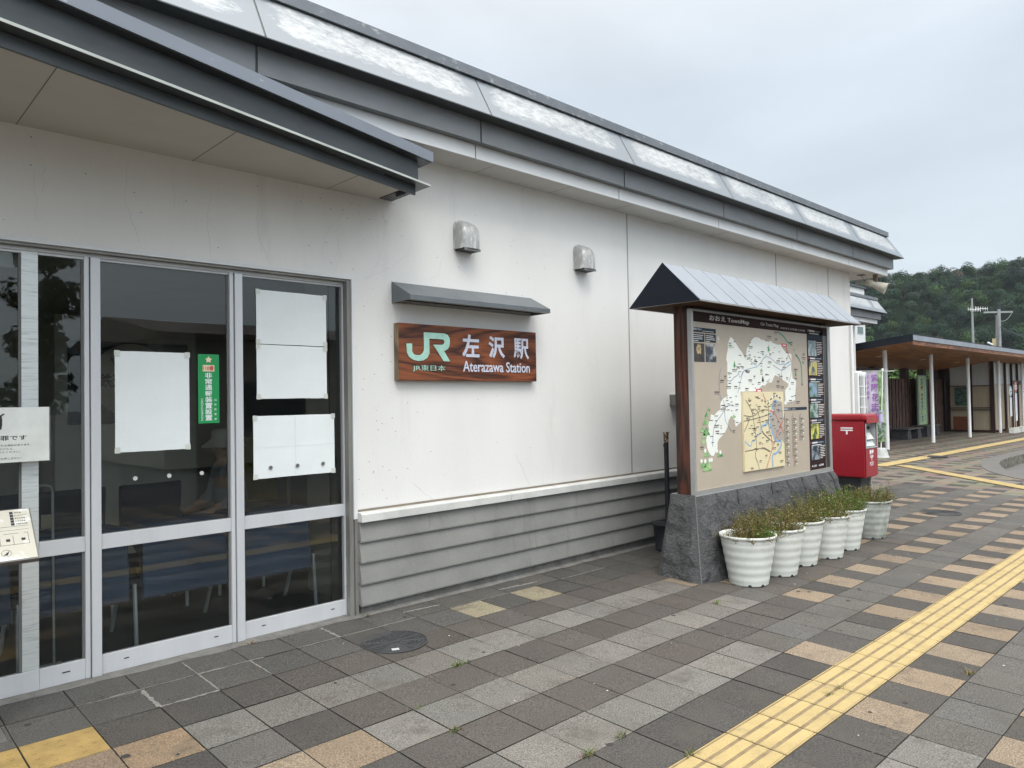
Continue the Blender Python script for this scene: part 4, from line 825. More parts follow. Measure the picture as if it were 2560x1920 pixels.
stone_face(MBd, (bx1, by0, zs0), (bx1, by1, zs0), (tx1, ty1, zs1), (tx1, ty0, zs1), 44).build('stone_block', M['stone'], PL)
stone_face(MBd, (bx1, by1, zs0), (bx0, by1, zs0), (tx0, ty1, zs1), (tx1, ty1, zs1), 55, 80, 20).build('stone_block', M['stone'], PL)
m = MB(); m.box(tx0+.002, tx1-.002, ty0+.001, ty1-.002, zs1-.012, zs1); m.build('plinth_top', M['stone_top'], MBd)
m = MB(); m.tube([(bx0-.001, by0-.001, zs0), (tx0-.001, ty0-.001, zs1-.004)], .005, 6); m.build('corner_joint', mat('corner_mortar', (.13, .13, .13), .85), PL)
for x0, x1 in ((3.520, 3.655), (6.18, 6.312)):
    m = MB(); m.box(x0, x1, -.462, -.325, zs1+.001, 2.40); m.build('wooden_post', M['post_wood'], MBd, bevel=.006)
m = MB(); m.box(3.66, 6.175, -.44, -.36, zs1+.002, 2.35); m.build('back_panel', M['alu_dark'], MBd)
fm = mat('map_frame_metal', (.42, .42, .41), .32, metal=.55, var=.05)
m = MB(); m.box(3.519, 3.552, -.502, -.463, .679, 2.262); m.box(6.245, 6.300, -.502, -.463, .679, 2.262); m.box(3.552, 6.245, -.502, -.463, .679, .712); m.box(3.552, 6.245, -.502, -.463, 2.246, 2.262); m.build('panel_frame', fm, MBd)
m = MB(); m.box(3.552, 6.245, -.492, -.465, .712, 2.246); PN = m.build('map_panel', M['map_beige'], MBd)
# map artwork: printed layers, each 0.6 mm proud of the last
Lv = [-.4926-.0006*k for k in range(6)]
def poly(name, pts, mt, lv, P=PN, th=.0004):
    m = MB(); m.prism([(x, Lv[lv], z) for x, z in pts], (0, -th, 0)); return m.build(name, mt, P, tri=True)
def rects(name, rs, mt, lv, P=PN):
    m = MB()
    for x0, x1, z0, z1 in rs: m.box(x0, x1, Lv[lv]-.0003, Lv[lv], z0, z1)
    return m.each(name, mt, P) if name == 'heading_bar' else m.build(name, mt, P)
def ribbon(name, lines, wd, mt, lv, P=PN):
    m = MB()
    for pts in lines:
        p = [Vector((x, Lv[lv], z)) for x, z in pts]
        q = [p[0]]
        for a, b in zip(p[:-1], p[1:]): q += [a*.75+b*.25, a*.25+b*.75]
        p = q+[p[-1]]; n = len(p); vs = []
        for i in range(n):
            t = (p[min(i+1, n-1)]-p[max(i-1, 0)]); t = t.normalized() if t.length > 1e-6 else Vector((1, 0, 0)); s = Vector((-t.z, 0, t.x))*wd/2; vs += [p[i]-s, p[i]+s]
        m.add(vs, [(2*i, 2*i+2, 2*i+3, 2*i+1) for i in range(n-1)])
    return m.build(name, mt, P)
poly('map_land', MAP['land'], M['map_land'], 0)
rects('title_band', [(3.553, 6.244, 2.156, 2.245)], M['map_brown'], 1)
rects('photo_column', [(5.752, 6.150, .713, 2.155)], M['map_brown'], 0)
rects('glass_edge_strip', [(6.158, 6.244, .713, 2.155)], mat('dark_reflecting_strip', (.02, .018, .02), .2), 0)
for s_, x0, x1, z0, z1, bo in (('おおえ TownMap', 3.824, 4.527, 2.172, 2.228, .02), ('Oe Town Map', 4.752, 5.118, 2.180, 2.221, 0), ('오오에 타운 맵  大江町地圖  大江町地图', 5.151, 5.709, 2.177, 2.198, 0)):
    text('title', s_, M['map_title'], (x0, Lv[2], z0), UX, UZ, x1-x0, z1-z0, PN, .0005, bo)
insp = mat('town_inset_cream', (.66, .58, .37), .35, var=.03)
m = MB(); m.box(4.347, 5.146, -.512, -.4935, .811, 1.548); IN = m.build('inset_map', insp, PN)
LI = -.5125
def inl(name, lines, wd, mt, o=0):
    global Lv; keep = Lv; Lv = [LI-.0003*o]*6; r = ribbon(name, lines, wd, mt, 0, IN); Lv = keep; return r
m = MB(); m.prism([(min(5.144, x), LI+.0002, z) for x, z in MAP['insetgray']], (0, -.0004, 0)); m.build('inset_hill', M['map_grey'], IN, tri=True)
cl = lambda ls: [[(min(5.143, max(4.35, x)), max(.815, min(1.545, z))) for x, z in l] for l in ls]
inl('inset_river', cl(MAP['insblue'][:1]), .012, M['map_blue'], 1); inl('inset_river', cl(MAP['insblue'][1:]), .022, M['map_blue'], 2)
inl('inset_road', cl(MAP['insroad']), .0085, M['map_taupe'], 3); inl('inset_red_road', cl(MAP['insred']), .010, M['map_salmon'], 4)
inl('inset_railway', cl([MAP['arch']]), .012, M['white_paint'], 5)
ap = MAP['arch']; seg = []
for a, b in zip(ap[:-1], ap[1:]): seg.append([a, ((a[0]+b[0])/2, (a[1]+b[1])/2)])
inl('inset_railway', cl(seg), .013, M['black'], 6)
for k, pp in enumerate(MAP['photos']):
    x0 = pp[0][0]+.012; z1 = pp[0][1]; z0 = pp[3][1]
    c1, c2 = [((.12, .17, .19), (.35, .42, .43)), ((.02, .07, .13), (.50, .42, .12)), ((.03, .13, .03), (.22, .30, .42)), ((.03, .09, .05), (.34, .40, .38)), ((.03, .09, .02), (.55, .50, .12)), ((.01, .02, .03), (.22, .26, .30))][k]
    m = MB(); m.box(x0, x0+.20, Lv[1]-.0003, Lv[1], z0, z1); m.build('photo_print', mat('photo_print_%d' % k, c1, .4, col2=c2, thr=(.44, .56), scale=11), PN)
hd = [(5.762, 6.145, 2.105, 2.215)]+[(5.765, 6.145, MAP['heads'][k][2][1], MAP['heads'][k][0][1]) for k in range(1, 6)]
rects('heading_bar', [(a, b, min(c_, d_), max(c_, d_)) for a, b, c_, d_ in hd]+[(3.556, 3.926, 2.067, 2.107), (3.556, 3.734, 1.984, 2.057), (3.746, 3.925, 1.986, 2.058), (5.168, 5.709, 1.356, 1.386)], M['map_navy'], 1)
for k, (x0, x1, z0, z1) in enumerate(((3.556, 3.733, 1.811, 1.972), (3.750, 3.927, 1.813, 1.973))):
    m = MB(); m.box(x0, x1, Lv[1]-.0003, Lv[1], z0, z1); m.build('photo_print', mat('festival_photo_%d' % k, ((.02, .02, .02), (.03, .04, .06))[k], .4, col2=((.05, .04, .03), (.42, .42, .38))[k], thr=(.45, .60), scale=(14, 13)[k]), PN)
m = MB()
for k in range(40): a = 2*PI*k/40; r = random.uniform(.030, .048); m.prism([(3.644+math.cos(a)*.006, Lv[2], 1.922+math.sin(a)*.006), (3.644+math.cos(a+.07)*r, Lv[2], 1.922+math.sin(a+.07)*r*1.1), (3.644+math.cos(a-.07)*r, Lv[2], 1.922+math.sin(a-.07)*r*1.1)], (0, -.0003, 0))
m.build('firework', mat('firework_gold', (.50, .38, .20), .5), PN)
small = []; cap_ = []
def lines(x0, x1, z1, n, pitch, h, col):
    for k in range(n): col.append((x0, x0+(x1-x0)*(random.uniform(.75, 1) if k < n-1 else .45), z1-k*pitch-h, z1-k*pitch))
for k, pp in enumerate(MAP['photos']): lines(pp[0][0]+.222, 6.140, pp[0][1]-.012, 8, .0185, .0065, cap_)
for (a, b, c_, d_) in [(a, b, min(c_, d_), max(c_, d_)) for a, b, c_, d_ in hd]:
    cap_.append((a+.05, a+.18, d_-.030, d_-.014)); cap_.append((a+.05, a+.28, d_-.052, d_-.044)); cap_.append((a+.20, a+.33, d_-.024, d_-.020))
    rects('number_flag', [(a+.010, a+.024, d_-.030, d_-.012)], M['map_red'], 2)
lines(3.565, 3.73, 2.045, 4, .016, .006, cap_); lines(3.755, 3.91, 2.045, 4, .016, .006, cap_); cap_.append((3.70, 3.89, 2.078, 2.082))
cap_.append((5.36, 5.45, 1.367, 1.371)); rects('white_print', cap_, mat('fine_white_print', (.62, .60, .58), .5), 2)
text('lettering', '町のイベント', M['white_paint'], (3.562, Lv[2], 2.082), UX, UZ, .13, .020, PN, .0003, .02)
text('lettering', '観光周遊コース', M['white_paint'], (5.178, Lv[2], 1.361), UX, UZ, .155, .020, PN, .0003, .01)
text('lettering', '大江町観光スポット', M['white_paint'], (5.775, Lv[2], 2.188), UX, UZ, .17, .018, PN, .0003, .01)
text('lettering', '大江町　山形県', M['white_paint'], (5.79, Lv[2], .742), UX, UZ, .30, .022, PN, .0003, .01)
ribbon('highway', [MAP['green'][:4], MAP['green'][5:]], .016, M['map_green'], 2); ribbon('map_road', MAP['redroad'] and [MAP['redroad']], .010, M['map_red'], 3)
ribbon('dotted_highway', [[a, ((a[0]*2+b[0])/3, (a[1]*2+b[1])/3)] for a, b in zip(MAP['green'][3:6], MAP['green'][4:7])], .012, M['map_green'], 2)
ribbon('map_river', MAP['river'], .0065, M['map_slate'], 2); ribbon('map_river', MAP['river'][:2], .004, M['map_blue'], 3)
for r_ in MAP['red']: x0, x1 = r_[0][0], r_[1][0]; z0, z1 = r_[3][1], r_[0][1]; rects('place_flag', [(x0, x1, z0, z1)], M['map_red'], 3); rects('place_flag_text', [(x0+.025, x1-.025, z1-.022, z1-.010)], M['white_paint'], 4)
m = MB(); mg = mat('map_mountain_green', (.05, .24, .07), .4, col2=(.36, .52, .24), thr=(.40, .60), scale=9)
for (x, z), w_ in zip(MAP['mts'], MAP['mtw']): w_ *= .72; h_ = w_*.50; m.prism([(x-w_*.46, Lv[3], z-h_*.5), (x+w_*.46, Lv[3], z-h_*.5), (x+w_*.07, Lv[3], z+h_*.5), (x-w_*.05, Lv[3], z+h_*.45)], (0, -.0003, 0))
m.build('mountain_symbol', mg, PN)
m = MB()
for k, (x, z) in enumerate(MAP['trees']):
    s_ = .055 if k != 2 else .06; m.prism([(x-.022, Lv[3], z+.018), (x+.022, Lv[3], z+.018), (x, Lv[3], z+.02+s_)], (0, -.0003, 0)); m.box(x-.003, x+.003, Lv[3]-.0003, Lv[3], z, z+.018)
m.build('tree_symbol', M['map_treegreen'], PN)
m = MB()
for (x, z) in MAP['clouds']: m.disc((x, Lv[4], z), .019, 16, (0, -1, 0), .0003)
m.build('cloud_symbol', M['map_land'], PN)
for ln in MAP['cols']: small.append((min(ln[0][0], ln[1][0])-.002, min(ln[0][0], ln[1][0])+.003, ln[1][1], ln[0][1]))
red_ic = []; grn_ic = []; wht_ic = []
for ci, (xb, zt, n) in enumerate(((5.20, 1.30, 8), (5.375, 1.30, 8), (5.54, 1.30, 4))):
    for k in range(n):
        z = zt-.035-k*.062; small.append((xb+.02, xb+.07, z, z+.009)); small.append((xb+.02, xb+.10, z-.010, z-.007)); (red_ic if (ci == 1 and k > 2) else grn_ic).append((xb+.032, xb+.045, z-.036, z-.014)); wht_ic.append((xb+.058, xb+.085, z-.030, z-.020))
    for k in range(22 if ci < 2 else 14): small.append((xb-.018, xb-.008, zt-.012-k*.019, zt-.002-k*.019))
rects('course_icon', red_ic, M['map_salmon'], 2); rects('course_icon', grn_ic, mat('dull_green', (.12, .16, .10), .5), 2); rects('course_icon', wht_ic, M['map_land'], 2)
for (x, z) in MAP['small']:
    lv_in = 4.347 < x < 5.146 and .811 < z < 1.548
    if lv_in: continue
    wd = random.uniform(.035, .09); small += [(x-wd/2, x+wd/2, z, z+.010), (x-wd/2, x+wd*.4, z-.014, z-.010)]
def inland(x, z):
    c = False; P_ = MAP['land']
    for i in range(len(P_)):
        (x1, z1), (x2, z2) = P_[i], P_[(i+1) % len(P_)]
        if (z1 > z) != (z2 > z) and x < (x2-x1)*(z-z1)/(z2-z1)+x1: c = not c
    return c
for _ in range(260):
    x, z = random.uniform(3.75, 5.65), random.uniform(.95, 2.1)
    if inland(x, z) and not (4.3 < x < 5.2 and z < 1.57): wd = random.uniform(.02, .06); small += [(x-wd/2, x+wd/2, z, z+.007)]
rects('small_print', small, M['map_text'], 2)['kind'] = 'stuff'
ins = []
for (x, z) in MAP['small']:
    if 4.36 < x < 5.13 and .82 < z < 1.53: wd = random.uniform(.03, .07); ins += [(x-wd/2, x+wd/2, z, z+.008), (x-wd/2, x+wd*.4, z-.012, z-.009)]
for _ in range(70): x = random.uniform(4.42, 5.07); z = random.uniform(1.0, 1.5); ins.append((x, x+random.uniform(.02, .06), z, z+.006))
m = MB()
for x0, x1, z0, z1 in ins: m.box(x0, min(x1, 5.14), LI-.0025, LI-.0022, z0, z1)
m.build('inset_print', M['map_text'], IN)['kind'] = 'stuff'
m = MB(); ax, az_ = 3.966, 2.0; m.box(ax-.003, ax+.003, Lv[2]-.0003, Lv[2], 1.985, 2.045); m.prism([(ax-.024, Lv[2], 2.016), (ax, Lv[2], 2.048), (ax, Lv[2], 2.040), (ax-.020, Lv[2], 2.012)], (0, -.0003, 0)); m.prism([(ax+.024, Lv[2], 2.016), (ax+.020, Lv[2], 2.012), (ax, Lv[2], 2.040), (ax, Lv[2], 2.048)], (0, -.0003, 0)); m.build('north_arrow', M['map_land'], PN)
# roof of the map board
RF = bpy.data.objects.new('roof', None); C.objects.link(RF); RF.parent = MBd
yf, yb, ya = -.735, -.035, -.385; zf, za = 2.290, 2.633; rx0, rx1 = 3.29, 6.585
m = MB(); n = 11
for k in range(n):
    a = rx0+(rx1-rx0)*k/n; b = rx0+(rx1-rx0)*(k+1)/n; dz = .0012*(k % 2); m.px([(yf, zf), (yf-.001, zf+.006), (ya, za+.006+dz), (ya, za)], a+.0008, b-.0008)
m.build('roof_sheet', M['roof_light'], RF)
m = MB(); m.px([(yb, zf), (yb+.001, zf+.006), (ya+.0005, za+.0065), (ya+.0005, za)], rx0, rx1); m.build('roof_sheet', M['roof_light'], RF)
m = MB()
for k in range(1, n): a = rx0+(rx1-rx0)*k/n; m.px([(yf-.0015, zf+.0065), (yf-.003, zf+.0105), (ya, za+.0105), (ya, za+.0065)], a-.003, a+.003)
m.each('roof_seam', mat('seam_zinc', (.27, .29, .32), .5, metal=.2), RF)
m = MB()
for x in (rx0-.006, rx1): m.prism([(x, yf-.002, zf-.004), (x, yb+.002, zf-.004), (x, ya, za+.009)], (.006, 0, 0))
m.each('gable_plate', M['shade_navy'], RF)  # gable ends coloured near black for their shaded side, slopes stay pale
m = MB(); m.box(rx0+.02, rx1-.02, yf+.02, yb-.02, zf-.002, zf+.006); m.build('roof_underside', mat('brown_underside', (.055, .032, .018), .9, spec=.1), RF)
m = MB(); m.box(rx0, rx1, yf, yf+.02, zf-.004, zf); m.box(rx0, rx1, yb-.02, yb, zf-.004, zf); m.box(rx0, rx0+.02, yf+.02, yb-.02, zf-.004, zf); m.build('roof_rim', mat('pale_rim', (.40, .38, .36), .5), RF)
# ------------------------------------------------------------------ black chain post and bucket behind the board
CP = thing('chain_post', 'black painted steel post with a rusty flaking top behind the map board', 'post', (4.36, .35, -.01))
m = MB(); m.tube([(4.36, .35, -.01), (4.36, .35, 1.115)], .024, 16); m.build('post_tube', M['black'], CP, smooth=False)
m = MB(); m.tube([(4.36, .35, 1.06), (4.36, .35, 1.145)], .0255, 16); m.tube([(4.36, .35, 1.145), (4.36, .35, 1.160)], .031, 16); m.build('post_cap', M['rust'], CP)
m = MB(); m.tube([(4.335+.0-.03-.022*math.cos(2*PI*k/16), .33, 1.02+.03*math.sin(2*PI*k/16)) for k in range(15)], .005, 6); m.build('hook_ring', M['black'], CP)
BK = thing('black_bucket', 'black bucket with a wire handle tucked behind the stone plinth', 'bucket', (4.33, .33, -.012))
m = MB(); m.lathe([(.0, .0), (.125, .0), (.13, .02), (.125, .022), (.145, .25), (.155, .255), (.155, .265), (.145, .265), (.12, .03), (0, .03)], (4.33, .33, -.012), 28); m.build('bucket_body', M['black'], BK, smooth=True)
m = MB(); m.tube([(4.33+.155*math.cos(a), .33-.155*math.sin(a)*.9, .245+.03*math.sin(a)) for a in [PI*k/14 for k in range(15)]], .004, 6); m.build('bucket_handle', M['black'], BK)
# ------------------------------------------------------------------ white pots with scruffy flowers
def pot(P, loc, mt, s=1.0):
    prof = [(.0, .012), (.135, .012), (.150, .0), (.155, .004)]
    H = .408; rb, rt = .156, .222
    for k in range(60):
        t = k/59; r = rb+(rt-rb)*t; z = .006+t*(H-.03)
        wob = .0015*math.sin((t*6.0-.35)*2*PI*.92) if .06 < t < .90 else 0
        prof.append((r+wob, z))
    prof += [(rt+.007, H-.024), (rt+.009, H-.012), (rt+.009, H-.002), (rt+.005, H), (rt-.001, H-.002), (rt-.007, H-.03), (.150, .05), (0, .05)]
    m = MB(); m.lathe([(r*s, z*s) for r, z in prof], loc, 56); m.build('pot_shell', mt, P, smooth=True)
    m = MB()
    for a in (-.9, -1.9, -2.6): m.disc((loc[0]+.1525*s*math.cos(a), loc[1]+.1525*s*math.sin(a), loc[2]+.004), .016*s, 12, (math.cos(a), math.sin(a), 0), .006)
    m.each('drain_notch', M['black'], P)
    m = MB(); vs = [(loc[0], loc[1], loc[2]+.355*s)]; n = 28
    for k in range(n): a = 2*PI*k/n; vs.append((loc[0]+.208*s*math.cos(a), loc[1]+.208*s*math.sin(a), loc[2]+(.345+.01*random.random())*s))
    m.add(vs, [(0, 1+k, 1+(k+1) % n) for k in range(n)]); m.build('soil', M['soil'], P)
def plant(P, loc, nst, h, palette, lean=(0, 0), spread=1.0, green=0.0, r0=.19):
    sv = MB(); lv = []; lf = []; lc = []
    for k in range(nst):
        a = random.uniform(0, 2*PI); r = r0*math.sqrt(random.random()); bx, by = loc[0]+r*math.cos(a)+lean[0]*.5, loc[1]+r*math.sin(a)+lean[1]*.5
        hh = h*random.uniform(.50, 1.25)*(1-.30*(r/r0)**2)*(1+.35*mnoise.noise(Vector((bx*16, by*16, 0)))); ox = (r*math.cos(a)*.55+random.gauss(0, .03))*spread+lean[0]; oy = (r*math.sin(a)*.55+random.gauss(0, .03))*spread+lean[1]
        z0 = loc[2]+.34; p = [(bx, by, z0), (bx+ox*.35, by+oy*.35, z0+hh*.45), (bx+ox, by+oy, z0+hh)]
        sv.tube(p, .0022, 3, .0010, cap=False)
        gcol = random.random() < green
        for _ in range(random.randint(20, 32)):
            t = random.uniform(.12, 1.05); q = Vector(p[0])*(1-t)+Vector(p[2])*t; q += Vector((random.gauss(0, .014), random.gauss(0, .014), random.gauss(0, .008)))
            L = random.uniform(.008, .019); d = Vector((random.gauss(0, 1), random.gauss(0, 1), random.uniform(0, 1.4))).normalized(); u = d.cross(Vector((random.random(), random.random(), random.random()))).normalized()*L*.30
            b = len(lv); lv += [q, q+d*L*.5+u, q+d*L, q+d*L*.5-u]; lf.append((b, b+1, b+2, b+3))
            c = random.choice(palette[1] if gcol else palette[0]); k_ = random.uniform(.7, 1.3); lc.append([v*k_ for v in c])
    sv.build('stems', mat('dry_stem', (.17, .135, .06), .9, col2=(.14, .16, .05), scale=30), P)
    m = MB(); m.add(lv, lf); ob = m.build('foliage', M['leaf'], P); set_tint(ob, lc)
DRY = [(.16, .105, .05), (.20, .15, .055), (.13, .115, .038), (.19, .165, .055), (.15, .14, .045), (.28, .21, .13)]
OLV = [(.15, .155, .038), (.19, .195, .05), (.11, .13, .032), (.25, .215, .065), (.17, .12, .05), (.34, .30, .17)]
GRN = [(.07, .15, .02), (.10, .20, .03), (.05, .11, .018), (.14, .22, .05)]
PY = [(3.750, -.850, 'first'), (4.235, -.866, ''), (4.735, -.820, ''), (5.200, -.865, ''), (5.700, -.830, ''), (6.500, -.800, '')]
PLab = ['nearest white ribbed pot of the row, half bare with dead stems and one green tuft',
        'white ribbed pot second in the row, full of brown stems leaning left',
        'white ribbed pot third in the row, brownish plants with a little green at its rim',
        'white ribbed pot fourth in the row, with bushy olive brown plants',
        'white ribbed pot fifth in the row, with the greenest bushy plant',
        'grimy grey pot standing apart at the far end of the row below the post box']
for k, (x, y, _) in enumerate(PY):
    loc = (x, y, gz(x, y)); P = thing('flower_pot', PLab[k], 'flower pot', loc, 'flower pots lined up before the stone plinth')
    pot(P, loc, M['pot_grey'] if k == 5 else M['pot'])
    if k == 0:
        plant(P, (x+.02, y, loc[2]), 60, .10, (DRY, GRN), (0, 0), 1.2, 0)
        plant(P, (x+.10, y+.02, loc[2]), 90, .17, (DRY, GRN), (.04, .04), 1.0, 0, .11)
        plant(P, (x+.08, y-.10, loc[2]), 34, .11, (GRN, GRN), (0, 0), 1.2, 1, .07)
    else:
        pal = [None, (DRY+OLV, GRN), (OLV+DRY, GRN), (OLV, GRN), (OLV+GRN, GRN), (DRY+OLV, GRN)][k]
        plant(P, loc, [0, 210, 200, 220, 210, 170][k], [0, .20, .19, .23, .24, .20][k], pal, [(0, 0), (-.07, .03), (-.02, 0), (-.04, .01), (-.01, 0), (0, 0)][k], [1, 1.2, 1.0, 1.15, 1.0, .9][k], [0, .08, .10, .16, .45, .08][k], .18)
# ------------------------------------------------------------------ post box
PX, PYy = 8.12, -.17; PBz = gz(8.3, .1)
PB = thing('post_box', 'bright red post box on a dark pedestal with white POST lettering', 'post box', (PX+.22, .08, PBz))
zb0, zb1 = .405, 1.150
m = MB(); m.prism([(PX, PYy, zb0), (PX+.44, PYy, zb0), (PX+.44, PYy, zb1), (PX, PYy, zb1)], (0, .50, 0)); bo = m.build('body', M['post_red'], PB)
bmx = bmesh.new(); bmx.from_mesh(bo.data); bmesh.ops.bevel(bmx, geom=[e for e in bmx.edges], offset=.016, segments=3, affect='EDGES')
ff = max([f for f in bmx.faces if f.normal.y < -.9], key=lambda f: f.calc_area())
bmesh.ops.delete(bmx, geom=[ff], context='FACES_ONLY'); bmx.to_mesh(bo.data); bmx.free()
m = MB(); yq = PYy+.0
m.box(PX+.016, PX+.028, yq, yq+.012, zb0+.016, zb1-.016); m.box(PX+.412, PX+.424, yq, yq+.012, zb0+.016, zb1-.016); m.box(PX+.028, PX+.412, yq, yq+.012, zb0+.016, .800); m.box(PX+.028, PX+.412, yq, yq+.012, 1.118, zb1-.016)
m.build('front_plate', M['post_red'], PB)
m = MB(); m.box(PX-.008, PX+.448, PYy-.012, PYy+.508, zb1+.004, zb1+.095); m.build('lid', M['post_red'], PB, bevel=.028)
m = MB(); m.box(PX+.03, PX+.43, PYy-.022, PYy-.0125, zb1-.030, zb1+.050); m.build('visor', mat('sun_faded_red', (.30, .03, .03), .45), PB, bevel=.003)
m = MB(); m.box(PX+.018, PX+.422, PYy+.085, PYy+.09, .79, 1.13); m.box(PX+.018, PX+.027, PYy+.013, PYy+.085, .79, 1.13); m.box(PX+.413, PX+.422, PYy+.013, PYy+.085, .79, 1.13); m.box(PX+.027, PX+.413, PYy+.013, PYy+.085, .79, .799); m.build('front_panel_recess', mat('panel_grey', (.40, .42, .42), .5), PB)
m = MB(); m.box(PX+.022, PX+.034, PYy-.010, PYy-.001, .792, 1.118); m.box(PX+.406, PX+.418, PYy-.010, PYy-.001, .792, 1.118); m.box(PX+.034, PX+.406, PYy-.010, PYy-.001, .792, .806); m.build('front_panel_frame', mat('panel_frame_silver', (.50, .52, .52), .35, metal=.3), PB)
m = MB(); m.box(PX+.05, PX+.39, PYy+.080, PYy+.0845, 1.03, 1.075); m.build('mail_slot', M['black'], PB)
m = MB(); m.px([(PYy+.070, .99), (PYy+.020, .905), (PYy+.024, .905), (PYy+.074, .99)], PX+.05, PX+.37); m.build('collection_card', mat('collection_card', (.60, .63, .58), .5), PB)
for j in range(5): text('lettering', ('ポスト', '平日 土曜 休日', '集める時刻', '9:35  14:10  16:50', '郵便局')[j], M['black'], (PX+.065, PYy+.0555-j*.0075, .967-j*.0128), (1, 0, 0), Vector((0, .507, .862)).normalized(), .05+.04*(j % 3)+.12*(j == 3), .008, PB, .0003)
m = MB(); m.px([(PYy+.060, .895), (PYy+.010, .815), (PYy+.014, .815), (PYy+.064, .895)], PX+.05, PX+.39); m.build('lower_flap', mat('pale_flap', (.50, .56, .56), .4), PB)
m = MB(); mx0 = PYy+.355; px_ = PX-.0012
for a, b, c_, d_ in ((.15, .31, 1.052, 1.068), (.15, .31, 1.022, 1.038), (.218, .240, .975, 1.022)): m.box(PX-.0022, PX-.0004, PYy+a, PYy+b, c_, d_)
m.build('postal_mark', M['white_paint'], PB)
m = MB(); yy = PYy-.0022; cx = PX+.22
m.box(cx-.05, cx+.05, yy, PYy-.0004, .680, .690); m.box(cx-.05, cx+.05, yy, PYy-.0004, .663, .673); m.box(cx-.007, cx+.007, yy, PYy-.0004, .622, .663); m.build('postal_mark', M['white_paint'], PB)
text('lettering', '郵便', M['white_paint'], (cx-.07, PYy-.0006, .705), UX, UZ, .14, .062, PB, .001, .03)
text('lettering', 'POST', M['white_paint'], (cx-.066, PYy-.0006, .555), UX, UZ, .132, .052, PB, .001, .0)
m = MB(); m.box(PX+.05, PX+.37, PYy+.08, PYy+.42, PBz-.01, zb0-.001); m.build('pedestal', M['black'], PB, bevel=.01)
m = MB(); m.box(PX+.372, PX+.392, PYy+.07, PYy+.12, PBz-.01, zb0-.02); m.box(PX-.02, PX+.46, PYy+.02, PYy+.48, PBz-.01, PBz+.03); m.build('base_plate', M['cement_block'], PB)
# ------------------------------------------------------------------ manholes
def cover(name, label, cx, cy, r, kind):
    z = gz(cx, cy); P = thing(name, label, 'manhole cover', (cx, cy, z), 'manhole covers in the paving')
    m = MB(); m.disc((cx, cy, z-.004), r, 48, (0, 0, 1), .007); m.build('cover_plate', M['iron'] if kind < 2 else M['tile'], P)
    if kind == 2: set_tint(P.children[0], [LIGHT]*len(P.children[0].data.polygons))
    m = MB(); rr = [r*.985] if kind == 2 else [r*.98, r*.86, r*.74, r*.62, r*.50, r*.38, r*.26]
    for q in rr:
        for s in range(12 if (kind == 0 and q < r*.9) else 1):
            n = 48; 
            if kind == 0 and q < r*.9:
                a0 = 2*PI*s/12+.06; a1 = 2*PI*(s+1)/12-.06; pts = [(cx+q*math.cos(a0+(a1-a0)*k/5), cy+q*math.sin(a0+(a1-a0)*k/5), z+.0035) for k in range(6)]
            else: pts = [(cx+q*math.cos(2*PI*k/n), cy+q*math.sin(2*PI*k/n), z+.0035) for k in range(n+1)]
            m.tube(pts, r*.018 if kind != 2 else .006, 5)
    if kind == 0:
        m.tube([(cx-r*.9, cy, z+.004), (cx+r*.9, cy, z+.004)], r*.02, 5)
        for k in range(12): a = 2*PI*k/12; m.tube([(cx+.2*r*math.cos(a), cy+.2*r*math.sin(a), z+.003), (cx+.95*r*math.cos(a), cy+.95*r*math.sin(a), z+.003)], r*.012, 4)
    m.build('cast_ribs', mat('worn_iron_ribs', (.045, .046, .048), .7) if kind != 2 else M['iron'], P)
    if kind == 0:
        m = MB()
        for dx_, dy_ in ((-.05, .11), (.0, .10), (.05, -.10), (.08, -.115)): m.box(cx+dx_-.012, cx+dx_+.012, cy+dy_-.014, cy+dy_+.014, z+.0055, z+.0065)
        m.each('lift_slot', M['black'], P)
        m = MB(); m.prism([(cx-.115, cy-.145, z+.0075), (cx-.075, cy-.165, z+.0075), (cx-.06, cy-.135, z+.0075), (cx-.10, cy-.115, z+.0075)], (0, 0, .002)); m.build('id_tag', M['alu'], P)
cover('manhole_cover', 'dark cast iron manhole cover with a small pale tag in front of the glass doors', .80, -.013, .212, 0)
cover('manhole_cover', 'dark ribbed manhole cover beyond the flower pots, among the beige tiles', 8.79, -.82, .26, 1)
cover('manhole_cover', 'tile filled round manhole outline close to the curved kerb', 13.16, -.50, .36, 2)
P = thing('manhole_cover', 'dark oval manhole patch interrupting the far yellow guiding strip', 'manhole cover', (17.75, 1.88, gz(17.75, 1.88)), 'manhole covers in the paving')
MB().disc((17.75, 1.88, gz(17.75, 1.88)+.016), .34, 32, (0, 0, 1), .004).build('cover_plate', M['iron'], P)
